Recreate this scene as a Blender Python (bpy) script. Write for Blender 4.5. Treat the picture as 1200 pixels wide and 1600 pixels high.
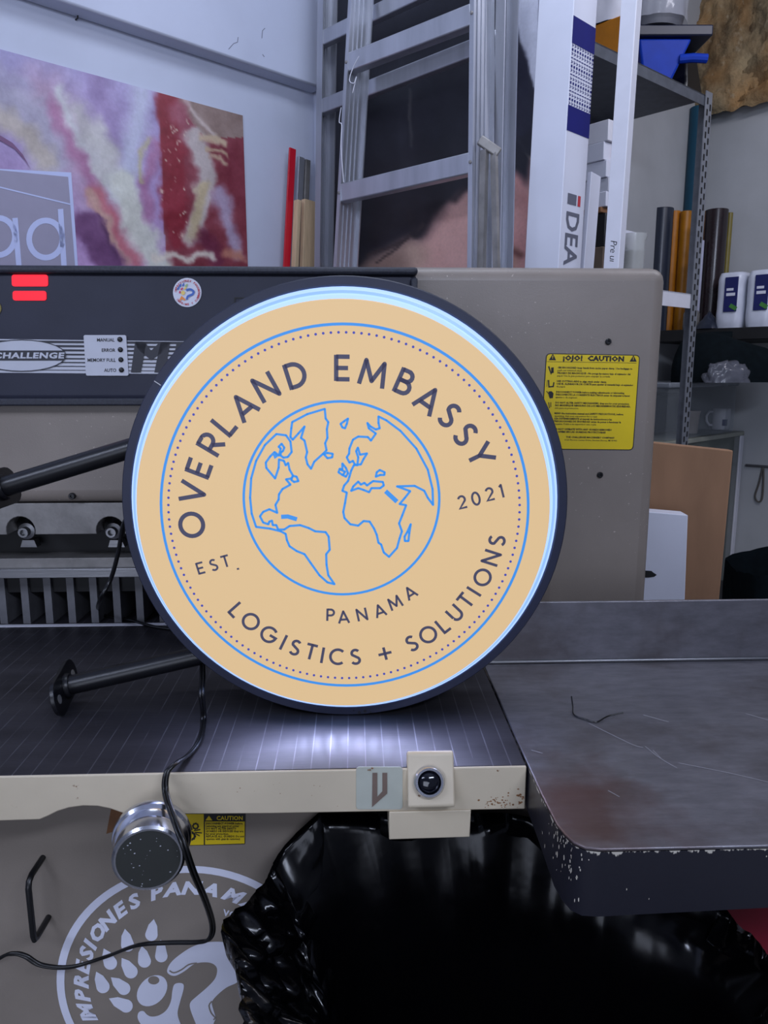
import bpy, math, random
import numpy as np
from mathutils import Vector, Matrix, noise

for o in list(bpy.data.objects):
    bpy.data.objects.remove(o, do_unlink=True)
scene = bpy.context.scene
COL = scene.collection

# ------------------------------------------------------------ camera, world, lights, exposure
F_PX = 1202.0
PITCH = math.atan(220.0 / F_PX)
CAM = Vector((0.0, 0.0, 1.38))
cam_data = bpy.data.cameras.new('camera')
cam_data.sensor_fit = 'VERTICAL'
cam_data.sensor_height = 32.0
cam_data.lens = 32.0 * F_PX / 1600.0
cam_data.clip_start = 0.02
cam = bpy.data.objects.new('camera', cam_data)
cam.location = CAM
cam.rotation_euler = (math.pi / 2 - PITCH, 0, 0)
COL.objects.link(cam)
scene.camera = cam

world = bpy.data.worlds.new('world')
scene.world = world
world.use_nodes = True
world.node_tree.nodes['Background'].inputs[0].default_value = (0.62, 0.70, 1.0, 1)
world.node_tree.nodes['Background'].inputs[1].default_value = 0.16

def area(name, loc, target, sx, sy, power, col):
    d = bpy.data.lights.new(name, 'AREA')
    d.shape = 'RECTANGLE'; d.size = sx; d.size_y = sy
    d.energy = power; d.color = col
    o = bpy.data.objects.new(name, d)
    o.location = loc
    o.rotation_euler = (Vector(target) - Vector(loc)).to_track_quat('-Z', 'Y').to_euler()
    COL.objects.link(o)
    return o
# ceiling tubes of the workshop: behind the photographer to the right, to the left, over the back,
# plus added fills: one brightening the storage corner, one frontal from behind the camera
area('tube_light_right', (0.85, -0.95, 2.45), (-0.1, 1.3, 1.2), 1.2, 0.16, 25, (0.71, 0.79, 1.0))
area('tube_light_left', (-1.45, -0.30, 2.30), (-0.3, 1.6, 1.1), 1.2, 0.16, 15, (0.68, 0.76, 1.0))
area('tube_light_back', (0.10, 1.45, 2.95), (0.0, 1.75, 1.0), 1.2, 0.16, 10, (0.76, 0.84, 1.0))
area('store_fill', (1.70, 1.55, 2.90), (1.6, 3.4, 1.0), 1.2, 0.16, 17, (0.88, 0.88, 1.0))
area('front_fill', (-0.9, -2.7, 1.25), (0.0, 1.0, 0.95), 1.8, 1.6, 28, (0.73, 0.80, 1.0))

vs = scene.view_settings
vs.view_transform = 'Standard'
vs.look = 'None'
vs.exposure = 0.0
vs.gamma = 1.0
vs.use_curve_mapping = False

# ------------------------------------------------------------ helpers
CP, SP = math.cos(PITCH), math.sin(PITCH)
def ray(x, y):
    u = (x - 600.0) / F_PX; v = (y - 800.0) / F_PX
    return Vector((u, CP - v * SP, -SP - v * CP))
def P(x, y, Y):                       # point on the sight line of a photo pixel at depth Y
    d = ray(x, y); return CAM + d * (Y / d.y)
def hit(x, y, p0, n):                 # ... on a plane
    d = ray(x, y); return CAM + d * ((p0 - CAM).dot(n) / d.dot(n))
def hitz(x, y, z):
    d = ray(x, y); return CAM + d * ((z - CAM.z) / d.z)
def proj(p):
    q = p - CAM
    yc = q.y * CP - q.z * SP
    up = q.y * SP + q.z * CP
    return 600 + F_PX * q.x / yc, 800 - F_PX * up / yc

def lin(c):
    return tuple((v / 255 / 12.92) if v / 255 <= 0.04045 else ((v / 255 + 0.055) / 1.055) ** 2.4 for v in c)

WM = {}
def wmat(o):
    return WM.get(o.name, Matrix.Identity(4)) if o else Matrix.Identity(4)

class MB:
    def __init__(self, xf=None):
        self.v = []; self.f = []; self.xf = xf
    def add(self, vs, fs):
        n = len(self.v)
        for p in vs:
            p = Vector(p)
            self.v.append(self.xf @ p if self.xf else p)
        self.f += [tuple(i + n for i in f) for f in fs]
        return self
    def box(self, x0, x1, y0, y1, z0, z1):
        return self.add([(x0,y0,z0),(x1,y0,z0),(x1,y1,z0),(x0,y1,z0),(x0,y0,z1),(x1,y0,z1),(x1,y1,z1),(x0,y1,z1)],
                 [(3,2,1,0),(4,5,6,7),(0,1,5,4),(1,2,6,5),(2,3,7,6),(3,0,4,7)])
    def obox(self, c, ax, ay, az):    # centre and three half-axis vectors
        c = Vector(c); ax = Vector(ax); ay = Vector(ay); az = Vector(az)
        s = [(-1,-1,-1),(1,-1,-1),(1,1,-1),(-1,1,-1),(-1,-1,1),(1,-1,1),(1,1,1),(-1,1,1)]
        return self.add([c + ax*a + ay*b + az*d for a, b, d in s],
                 [(3,2,1,0),(4,5,6,7),(0,1,5,4),(1,2,6,5),(2,3,7,6),(3,0,4,7)])
    def beam(self, a, b, side, w, t):  # bar from a to b, width w along side, thickness t
        a = Vector(a); b = Vector(b); d = (b - a); s = Vector(side)
        s = (s - d * (s.dot(d) / d.length_squared)).normalized()
        n = d.normalized().cross(s)
        return self.obox((a + b) / 2, s * (w / 2), n * (t / 2), d / 2)
    def prism(self, pts, vec):
        pts = [Vector(p) for p in pts]; vec = Vector(vec); n = len(pts)
        fs = [tuple(range(n - 1, -1, -1)), tuple(range(n, 2 * n))]
        fs += [(i, (i + 1) % n, n + (i + 1) % n, n + i) for i in range(n)]
        return self.add(pts + [p + vec for p in pts], fs)
    def poly(self, pts):
        return self.add(pts, [tuple(range(len(pts)))])
    def tube(self, pts, r, n=10, cap=True, flat=1.0):
        pts = [Vector(p) for p in pts]; m = len(pts)
        rs = r if isinstance(r, (list, tuple)) else [r] * m
        vs = []; prev = None
        for i, p in enumerate(pts):
            t = (pts[min(i + 1, m - 1)] - pts[max(i - 1, 0)]).normalized()
            if prev is None:
                a = t.cross(Vector((0, 0, 1)))
                if a.length < 1e-3: a = t.cross(Vector((1, 0, 0)))
            else:
                a = prev - t * prev.dot(t)
            a.normalize(); prev = a; b = t.cross(a)
            for k in range(n):
                th = 2 * math.pi * k / n
                vs.append(p + a * (math.cos(th) * rs[i] * flat) + b * (math.sin(th) * rs[i]))
        fs = [(i*n+k, i*n+(k+1)%n, (i+1)*n+(k+1)%n, (i+1)*n+k) for i in range(m - 1) for k in range(n)]
        if cap:
            fs += [tuple(range(n - 1, -1, -1)), tuple(range((m - 1) * n, m * n))]
        return self.add(vs, fs)
    def lathe(self, prof, o, axis, n=32, closed=False):   # prof: (radius, distance along axis)
        o = Vector(o); ax = Vector(axis).normalized()
        a = ax.cross(Vector((0, 0, 1)))
        if a.length < 1e-3: a = Vector((1, 0, 0))
        a.normalize(); b = ax.cross(a)
        vs = []; m = len(prof)
        for r, t in prof:
            for k in range(n):
                th = 2 * math.pi * k / n
                vs.append(o + ax * t + a * (math.cos(th) * r) + b * (math.sin(th) * r))
        rng = m if closed else m - 1
        fs = [(i*n+k, i*n+(k+1)%n, ((i+1)%m)*n+(k+1)%n, ((i+1)%m)*n+k) for i in range(rng) for k in range(n)]
        if not closed:
            if prof[0][0] > 1e-6: fs.append(tuple(range(n - 1, -1, -1)))
            if prof[-1][0] > 1e-6: fs.append(tuple(range((m - 1) * n, m * n)))
        return self.add(vs, fs)
    def ribbon(self, pts, w, fn, closed=False):           # 2D stroke of width w, fn maps (x, y) to a point
        m = len(pts); L = []; R = []
        for i in range(m):
            p = pts[i]
            if closed: a, b = pts[i - 1], pts[(i + 1) % m]
            else: a, b = pts[max(i - 1, 0)], pts[min(i + 1, m - 1)]
            d1 = (p[0]-a[0], p[1]-a[1]); d2 = (b[0]-p[0], b[1]-p[1])
            if d1 == (0, 0): d1 = d2
            if d2 == (0, 0): d2 = d1
            l1 = math.hypot(*d1) or 1e-9; l2 = math.hypot(*d2) or 1e-9
            n1 = (-d1[1]/l1, d1[0]/l1); n2 = (-d2[1]/l2, d2[0]/l2)
            nx, ny = n1[0]+n2[0], n1[1]+n2[1]; q = math.hypot(nx, ny)
            if q < 0.3: nx, ny = n1; q = 1.0; k = 1.0
            else: nx /= q; ny /= q; k = min(1.6, 1.0 / max(0.3, nx*n1[0]+ny*n1[1])); q = 1
            L.append((p[0]+nx*k*w/2, p[1]+ny*k*w/2)); R.append((p[0]-nx*k*w/2, p[1]-ny*k*w/2))
        vs = [fn(*q) for q in L] + [fn(*q) for q in R]
        c = m if closed else m - 1
        return self.add(vs, [(i, (i+1) % m, m+(i+1) % m, m+i) for i in range(c)])
    def grid(self, fn, nu, nv):
        vs = [fn(i / nu, j / nv) for j in range(nv + 1) for i in range(nu + 1)]
        fs = [(j*(nu+1)+i, j*(nu+1)+i+1, (j+1)*(nu+1)+i+1, (j+1)*(nu+1)+i) for j in range(nv) for i in range(nu)]
        return self.add(vs, fs)
    def build(self, name, m, parent=None, smooth=False, bevel=0, seg=2, kind=None, ang=35):
        inv = wmat(parent).inverted()
        me = bpy.data.meshes.new(name)
        me.from_pydata([inv @ p for p in self.v], [], self.f)
        me.update()
        me.materials.append(m)
        o = bpy.data.objects.new(name, me)
        COL.objects.link(o)
        if parent: o.parent = parent
        WM[o.name] = wmat(parent).copy()
        if smooth:
            me.polygons.foreach_set('use_smooth', [True] * len(me.polygons))
            if smooth != 'all':
                try: me.set_sharp_from_angle(angle=math.radians(ang))
                except Exception: pass
        if bevel:
            bv = o.modifiers.new('bevel', 'BEVEL'); bv.width = bevel; bv.segments = seg
            bv.limit_method = 'ANGLE'; bv.angle_limit = math.radians(40)
            bv.harden_normals = False
            me.polygons.foreach_set('use_smooth', [True] * len(me.polygons))
            try: me.set_sharp_from_angle(angle=math.radians(30))
            except Exception: pass
        if kind: o['kind'] = kind
        return o

def tag(o, label, cat, group=None):
    o['label'] = label; o['category'] = cat
    if group: o['group'] = group
    return o
def empty(name, loc, rz=0.0, label=None, cat=None, group=None):
    o = bpy.data.objects.new(name, None)
    o.location = loc; o.rotation_euler = (0, 0, rz); o.empty_display_size = 0.05
    COL.objects.link(o)
    WM[o.name] = Matrix.Translation(Vector(loc)) @ Matrix.Rotation(rz, 4, 'Z')
    if label: tag(o, label, cat, group)
    return o
def copy_part(o, delta):              # delta in world axes
    c = o.copy(); COL.objects.link(c); c.parent = o.parent
    W = wmat(o.parent).to_3x3().inverted()
    c.location = o.location + W @ Vector(delta)
    WM[c.name] = wmat(o.parent).copy()
    return c

def smooth_path(pts, k=6):
    pts = [Vector(p) for p in pts]; out = []
    for i in range(len(pts) - 1):
        p0 = pts[max(i-1, 0)]; p1 = pts[i]; p2 = pts[i+1]; p3 = pts[min(i+2, len(pts)-1)]
        for j in range(k):
            t = j / k
            out.append(0.5 * ((2*p1) + (p2-p0)*t + (2*p0-5*p1+4*p2-p3)*t*t + (3*p1-p0-3*p2+p3)*t**3))
    out.append(pts[-1]); return out
def smooth2(pts, k=4, closed=False):
    n = len(pts); out = []
    for i in range(n if closed else n - 1):
        g = (lambda j: pts[j % n]) if closed else (lambda j: pts[min(max(j, 0), n-1)])
        p0, p1, p2, p3 = g(i-1), g(i), g(i+1), g(i+2)
        for j in range(k):
            t = j / k
            out.append(tuple(0.5*((2*p1[a])+(p2[a]-p0[a])*t+(2*p0[a]-5*p1[a]+4*p2[a]-p3[a])*t*t+(3*p1[a]-p0[a]-3*p2[a]+p3[a])*t**3) for a in (0, 1)))
    if not closed: out.append(pts[-1])
    return out

def text_geo(body, size=1.0, shear=0.0, bold=0.0, align='CENTER', spacing=1.0, res=2):
    c = bpy.data.curves.new('lettering', 'FONT')
    c.body = body; c.size = size; c.shear = shear; c.offset = bold; c.align_x = align
    c.space_character = spacing; c.resolution_u = res; c.fill_mode = 'FRONT'
    o = bpy.data.objects.new('lettering', c); COL.objects.link(o)
    dg = bpy.context.evaluated_depsgraph_get(); dg.update()
    me = o.evaluated_get(dg).to_mesh()
    vs = [(v.co.x, v.co.y) for v in me.vertices]; fs = [tuple(p.vertices) for p in me.polygons]
    o.evaluated_get(dg).to_mesh_clear()
    bpy.data.objects.remove(o); bpy.data.curves.remove(c)
    return vs, fs
_glyph = {}
def glyph(ch, **k):
    key = (ch, tuple(sorted(k.items())))
    if key not in _glyph: _glyph[key] = text_geo(ch, **k)
    return _glyph[key]
def put_text(mb, geo, fn):
    vs, fs = geo
    if vs: mb.add([fn(x, y) for x, y in vs], fs)

# ------------------------------------------------------------ materials (all node based)
def nodes_of(name):
    m = bpy.data.materials.new(name); m.use_nodes = True
    nt = m.node_tree; return m, nt, nt.nodes['Principled BSDF']
def ramp(nt, src, stops):
    r = nt.nodes.new('ShaderNodeValToRGB')
    e = r.color_ramp.elements
    while len(e) < len(stops): e.new(0.5)
    for i, (p, c) in enumerate(stops):
        e[i].position = p; e[i].color = (c, c, c, 1) if not isinstance(c, tuple) else (*c, 1)
    nt.links.new(src, r.inputs[0]); return r.outputs[0]
def coords(nt, scale=(1, 1, 1)):
    t = nt.nodes.new('ShaderNodeTexCoord'); m = nt.nodes.new('ShaderNodeMapping')
    m.inputs['Scale'].default_value = scale
    nt.links.new(t.outputs['Object'], m.inputs[0]); return m.outputs[0]
def ntex(nt, scale, detail=4, vec=None, rough=0.55):
    n = nt.nodes.new('ShaderNodeTexNoise'); n.inputs['Scale'].default_value = scale
    n.inputs['Detail'].default_value = detail; n.inputs['Roughness'].default_value = rough
    nt.links.new(vec or coords(nt), n.inputs['Vector']); return n.outputs['Fac']
def mixc(nt, fac, a, b):
    m = nt.nodes.new('ShaderNodeMix'); m.data_type = 'RGBA'
    for s, v in ((0, fac), (6, a), (7, b)):
        if hasattr(v, 'default_value'): nt.links.new(v, m.inputs[s])
        elif s == 0: m.inputs[0].default_value = v
        else: m.inputs[s].default_value = (*v, 1)
    return m.outputs[2]
def bump(nt, b, h, strength, dist=0.001):
    n = nt.nodes.new('ShaderNodeBump'); n.inputs['Strength'].default_value = strength
    n.inputs['Distance'].default_value = dist
    nt.links.new(h, n.inputs['Height']); nt.links.new(n.outputs[0], b.inputs['Normal'])
def mat(name, col, rough=0.5, metal=0.0, var=0.12, vs=25, bmp=0.0, bs=300, spec=0.5, coat=0.0, alpha=1.0, trans=0.0, stretch=None):
    m, nt, b = nodes_of(name)
    c = lin(col); d = tuple(x * (1 - var) for x in c); e = tuple(min(1, x * (1 + var)) for x in c)
    n = ntex(nt, vs, 5, coords(nt, stretch) if stretch else None)
    nt.links.new(mixc(nt, ramp(nt, n, [(0.3, 0.0), (0.7, 1.0)]), d, e), b.inputs['Base Color'])
    b.inputs['Roughness'].default_value = rough; b.inputs['Metallic'].default_value = metal
    b.inputs['Specular IOR Level'].default_value = spec
    b.inputs['Coat Weight'].default_value = coat
    b.inputs['Alpha'].default_value = alpha
    b.inputs['Transmission Weight'].default_value = trans
    if bmp: bump(nt, b, ntex(nt, bs, 3, coords(nt, stretch) if stretch else None), bmp)
    return m
def glow(name, col, strength=1.0, body=(20, 20, 20), rough=0.35):
    m, nt, b = nodes_of(name)
    b.inputs['Base Color'].default_value = (*lin(body), 1)
    b.inputs['Emission Color'].default_value = (*lin(col), 1)
    b.inputs['Emission Strength'].default_value = strength
    b.inputs['Roughness'].default_value = rough
    n = ntex(nt, 9, 2)
    nt.links.new(ramp(nt, n, [(0.0, rough * 0.9), (1.0, rough * 1.1)]), b.inputs['Roughness'])
    return m
def print_mat(name):                   # flat print: colours stored per vertex
    m, nt, b = nodes_of(name)
    a = nt.nodes.new('ShaderNodeVertexColor'); a.layer_name = 'Col'
    n = ntex(nt, 120, 3)
    mx = nt.nodes.new('ShaderNodeMix'); mx.data_type = 'RGBA'; mx.blend_type = 'MULTIPLY'; mx.inputs[0].default_value = 0.25
    nt.links.new(a.outputs['Color'], mx.inputs[6]); nt.links.new(n, mx.inputs[7])
    nt.links.new(mx.outputs[2], b.inputs['Base Color'])
    b.inputs['Roughness'].default_value = 0.45
    return m

wall_paint = mat('wall_paint', (194, 199, 216), 0.75, var=0.05, vs=3.5, bmp=0.25, bs=60)
wall_grey = mat('wall_grey_paint', (176, 178, 180), 0.8, var=0.07, vs=4, bmp=0.3, bs=50)
concrete = mat('floor_concrete', (120, 118, 116), 0.7, var=0.2, vs=6, bmp=0.3, bs=40)
black_panel = mat('panel_black', (44, 46, 60), 0.5, spec=0.3, var=0.12, vs=12, bmp=0.1, bs=500)
black_trim = mat('panel_trim_black', (44, 46, 56), 0.55, var=0.3, vs=260, bmp=0.5, bs=700)
black_metal = mat('powder_black', (17, 17, 20), 0.32, var=0.2, vs=40, bmp=0.12, bs=900)
black_plastic = mat('black_plastic', (18, 18, 21), 0.35, var=0.15, vs=40)
black_dark = mat('soot_black', (14, 14, 16), 0.6, var=0.3, vs=20)
steel = mat('brushed_steel', (150, 150, 152), 0.38, 0.9, var=0.12, vs=30, bmp=0.15, bs=120, stretch=(0.2, 1, 3))
steel_dull = mat('dull_steel', (138, 135, 132), 0.5, 0.5, var=0.22, vs=24, bmp=0.25, bs=150)
grey_iron = mat('grey_iron', (110, 110, 114), 0.55, 0.3, var=0.2, vs=30, bmp=0.2, bs=150)
chrome = mat('chrome', (205, 207, 216), 0.2, 1.0, var=0.03, vs=10)
alu = mat('ladder_aluminium', (176, 178, 186), 0.42, 0.75, var=0.13, vs=22, bmp=0.15, bs=90, stretch=(1, 1, 0.15))
white_plastic = mat('white_plastic', (214, 214, 222), 0.45, var=0.03)
white_card = mat('white_carton', (212, 214, 226), 0.6, var=0.03, vs=8)
white_vinyl = mat('white_vinyl', (226, 228, 244), 0.45, var=0.02)
silver_print = mat('silver_print', (190, 192, 202), 0.4, var=0.04)
ink = mat('black_ink', (24, 23, 26), 0.55, var=0.1)
dark_ink = mat('panel_ink', (40, 41, 50), 0.5, var=0.1)
yellow = mat('caution_yellow', (226, 196, 12), 0.45, var=0.05, vs=14)
cardboard = mat('cardboard', (148, 112, 84), 0.85, var=0.12, vs=14, bmp=0.2, bs=120, stretch=(1, 1, 0.3))
blue_print = mat('blue_carton_print', (20, 24, 104), 0.6, spec=0.2, var=0.05)
grey_print = mat('grey_carton_print', (96, 98, 112), 0.5, var=0.05)
red_ink = mat('red_ink', (190, 50, 60), 0.5, var=0.05)
wood = mat('pale_wood', (206, 178, 142), 0.7, var=0.16, vs=30, stretch=(6, 6, 0.5), bmp=0.15)
galv = mat('galvanised_angle', (126, 129, 136), 0.5, 0.3, var=0.15, vs=30)
shelf_grey = mat('shelf_grey_enamel', (88, 92, 100), 0.5, 0.2, var=0.15, vs=30, bmp=0.1)
navy = mat('navy_plastic', (22, 26, 44), 0.45, var=0.1)
blue_plastic = mat('blue_plastic', (6, 50, 156), 0.5, spec=0.25, var=0.1)
orange_m = mat('orange_vinyl', (190, 118, 16), 0.5, var=0.1)
gold_m = mat('gold_vinyl', (172, 110, 8), 0.45, var=0.12)
teal_m = mat('teal_vinyl', (6, 66, 88), 0.5, var=0.1)
slate_m = mat('slate_vinyl', (40, 46, 60), 0.28, var=0.1)
brown_m = mat('brown_vinyl', (38, 28, 30), 0.22, var=0.15)
olive_m = mat('olive_vinyl', (116, 104, 40), 0.4, var=0.15)
clear_roll = mat('pearl_film', (178, 180, 200), 0.25, var=0.06)
kraft = mat('kraft_brown', (122, 84, 54), 0.8, var=0.15)
red_cloth = mat('red_panel', (140, 18, 44), 0.6, var=0.08)
red_strip = mat('red_acrylic', (196, 24, 44), 0.35, var=0.05)
dark_cloth = mat('dark_green_cloth', (11, 19, 23), 0.85, spec=0.1, var=0.25, vs=40, bmp=0.3, bs=200)

def housing_paint(name, col, speck):
    m, nt, b = nodes_of(name)
    c = lin(col)
    base = mixc(nt, ramp(nt, ntex(nt, 7, 4), [(0.35, 0.0), (0.7, 1.0)]), tuple(x * 0.92 for x in c), tuple(x * 1.06 for x in c))
    sp = ramp(nt, ntex(nt, 170, 2), [(0.70, 0.0), (0.76, 1.0)])
    area_ = ramp(nt, ntex(nt, 5, 2), [(0.42, 0.0), (0.6, 1.0)])
    mm = nt.nodes.new('ShaderNodeMath'); mm.operation = 'MULTIPLY'
    nt.links.new(sp, mm.inputs[0]); nt.links.new(area_, mm.inputs[1])
    base = mixc(nt, mm.outputs[0], base, tuple(min(1, x * speck) for x in c))
    nt.links.new(base, b.inputs['Base Color'])
    b.inputs['Roughness'].default_value = 0.42
    bump(nt, b, ntex(nt, 380, 3), 0.22)
    return m
beige_paint = housing_paint('housing_paint', (137, 127, 118), 2.2)
cabinet_paint = housing_paint('cabinet_paint', (140, 130, 120), 1.05)

def bed_metal():
    m, nt, b = nodes_of('machined_bed')
    t = nt.nodes.new('ShaderNodeTexCoord'); sep = nt.nodes.new('ShaderNodeSeparateXYZ')
    nt.links.new(t.outputs['Object'], sep.inputs[0])
    def math_(op, a, v):
        k = nt.nodes.new('ShaderNodeMath'); k.operation = op
        nt.links.new(a, k.inputs[0])
        if hasattr(v, 'default_value'): nt.links.new(v, k.inputs[1])
        else: k.inputs[1].default_value = v
        return k.outputs[0]
    fr = math_('FRACT', math_('DIVIDE', sep.outputs[0], 0.0225), 0)
    ln = math_('LESS_THAN', math_('ABSOLUTE', math_('SUBTRACT', fr, 0.5), 0), 0.032)
    br = ramp(nt, ntex(nt, 10, 3, coords(nt, (3, 1, 1))), [(0.36, 0.0), (0.6, 0.75)])
    lf = math_('MULTIPLY', ln, br)
    cl = ramp(nt, ntex(nt, 6, 5, coords(nt, (0.6, 2, 1))), [(0.3, 0.0), (0.75, 1.0)])
    base = mixc(nt, cl, lin((54, 52, 56)), lin((80, 78, 84)))
    nt.links.new(mixc(nt, lf, base, lin((112, 111, 118))), b.inputs['Base Color'])
    b.inputs['Metallic'].default_value = 0.7
    nt.links.new(ramp(nt, ntex(nt, 14, 4), [(0.2, 0.44), (0.8, 0.54)]), b.inputs['Roughness'])
    bump(nt, b, ntex(nt, 260, 3, coords(nt, (0.1, 1, 1))), 0.12)
    return m
bed_m = bed_metal()
def table_metal():
    m, nt, b = nodes_of('worn_steel_table')
    t = coords(nt)
    fine = ntex(nt, 60, 6, coords(nt, (0.35, 1.2, 1)), 0.7)
    base = mixc(nt, ramp(nt, fine, [(0.3, 0.0), (0.7, 1.0)]), lin((112, 111, 116)), lin((134, 132, 138)))
    blot = ramp(nt, ntex(nt, 9, 5), [(0.5, 0.0), (0.68, 0.55)])
    base = mixc(nt, blot, base, lin((88, 80, 78)))
    # rust bloom near the worn front corner
    d = nt.nodes.new('ShaderNodeVectorMath'); d.operation = 'DISTANCE'
    d.inputs[1].default_value = (0.235, -0.335, 0.90)
    nt.links.new(t, d.inputs[0])
    wob = nt.nodes.new('ShaderNodeMath'); wob.operation = 'MULTIPLY_ADD'; wob.inputs[1].default_value = 0.22
    nt.links.new(ntex(nt, 16, 5), wob.inputs[0]); nt.links.new(d.outputs['Value'], wob.inputs[2])
    rust = ramp(nt, wob.outputs[0], [(0.13, 0.75), (0.25, 0.0)])
    base = mixc(nt, rust, base, lin((92, 62, 56)))
    nt.links.new(base, b.inputs['Base Color'])
    b.inputs['Metallic'].default_value = 0.7
    nt.links.new(ramp(nt, ntex(nt, 12, 5), [(0.25, 0.34), (0.8, 0.52)]), b.inputs['Roughness'])
    bump(nt, b, fine, 0.12)
    return m
table_m = table_metal()
def chipped(name, paint, under, s1, lo, hi, rough=0.45, edge=None):
    m, nt, b = nodes_of(name)
    n = ntex(nt, s1, 6, rough=0.65)
    c = mixc(nt, ramp(nt, ntex(nt, 8, 4), [(0.35, 0), (0.7, 1)]), tuple(x * 0.94 for x in lin(paint)), tuple(x * 1.05 for x in lin(paint)))
    f = ramp(nt, n, [(lo, 0.0), (hi, 1.0)])
    if edge:                           # wear along the upper edge (height range in metres)
        s = nt.nodes.new('ShaderNodeSeparateXYZ'); t = nt.nodes.new('ShaderNodeTexCoord')
        nt.links.new(t.outputs['Object'], s.inputs[0])
        mr = nt.nodes.new('ShaderNodeMapRange'); mr.inputs[1].default_value = edge[0]; mr.inputs[2].default_value = edge[1]
        mr.inputs[3].default_value = 0.0; mr.inputs[4].default_value = 0.34
        nt.links.new(s.outputs[2], mr.inputs[0])
        ad = nt.nodes.new('ShaderNodeMath'); ad.operation = 'ADD'
        nt.links.new(ntex(nt, s1, 6, coords(nt, (1, 1, 0.35)), 0.65), ad.inputs[0]); nt.links.new(mr.outputs[0], ad.inputs[1])
        f = ramp(nt, ad.outputs[0], [(lo, 0.0), (hi, 1.0)])
    nt.links.new(mixc(nt, f, c, lin(under)), b.inputs['Base Color'])
    b.inputs['Roughness'].default_value = rough
    bump(nt, b, n, 0.2)
    return m
cream = chipped('cream_enamel', (206, 193, 169), (120, 84, 56), 60, 0.69, 0.73, 0.45)
table_black = chipped('chipped_black_enamel', (36, 36, 44), (190, 184, 172), 70, 0.74, 0.77, 0.32, edge=(0.889, 0.899))

# ------------------------------------------------------------ the room
D1 = Vector((1, 1, 0)).normalized()      # along the left wall, away from the camera
D2 = Vector((-1, 1, 0)).normalized()     # along the back partition
UP = Vector((0, 0, 1))
def sd(s, d, z):                         # room axes: s = X + Y, d = Y - X
    return Vector(((s - d) / 2, (s + d) / 2, z))
def struct(o):
    o['kind'] = 'structure'; return o
W1d, W2s, W3d, W4s = 2.82, 2.38, 2.40, 5.40
W1p = sd(0, W1d, 0); W2p = sd(W2s, 0, 0); W3p = sd(0, W3d, 0); W4p = sd(W4s, 0, 0)
def rbox(s0, s1, d0, d1, z0, z1, mb=None):
    mb = mb or MB()
    q = [sd(s0, d0, z0), sd(s1, d0, z0), sd(s1, d1, z0), sd(s0, d1, z0)]
    return mb.prism(q, (0, 0, z1 - z0))
CEIL = 3.05
struct(MB().box(-4, 4.5, -3.5, 6, -0.1, 0.0).build('floor', concrete))
struct(MB().box(-4, 4.5, -3.5, 6, CEIL, CEIL + 0.1).build('ceiling', wall_paint))
struct(rbox(-2.2, W2s + 0.02, W1d, W1d + 0.12, 0, CEIL).build('wall_left', wall_paint))
struct(rbox(W2s, W2s + 0.07, 1.625, W1d + 0.12, 0, CEIL).build('wall_back', wall_paint))
struct(rbox(W2s + 0.07, W4s + 0.1, W3d, W3d + 0.1, 0, CEIL).build('wall_right', wall_grey))
struct(rbox(W4s, W4s + 0.1, -1.5, W3d, 0, CEIL).build('wall_far', wall_grey))
# soffit beam along the top of the left wall
zb = hit(300, 70, W1p - D2 * 0.06, D2).z
struct(rbox(-2.0, W2s - 0.012, W1d - 0.085, W1d, zb, CEIL).build('trim_1', wall_paint, bevel=0.006))
nail = MB()
pn = hit(118, 31, W1p, D2)
nail.tube([pn + D2 * 0.005, pn - D2 * 0.012, pn - D2 * 0.014 + UP * 0.006], 0.0018, 6)
nail.build('nail', black_dark, bpy.data.objects['wall_left'])

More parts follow.
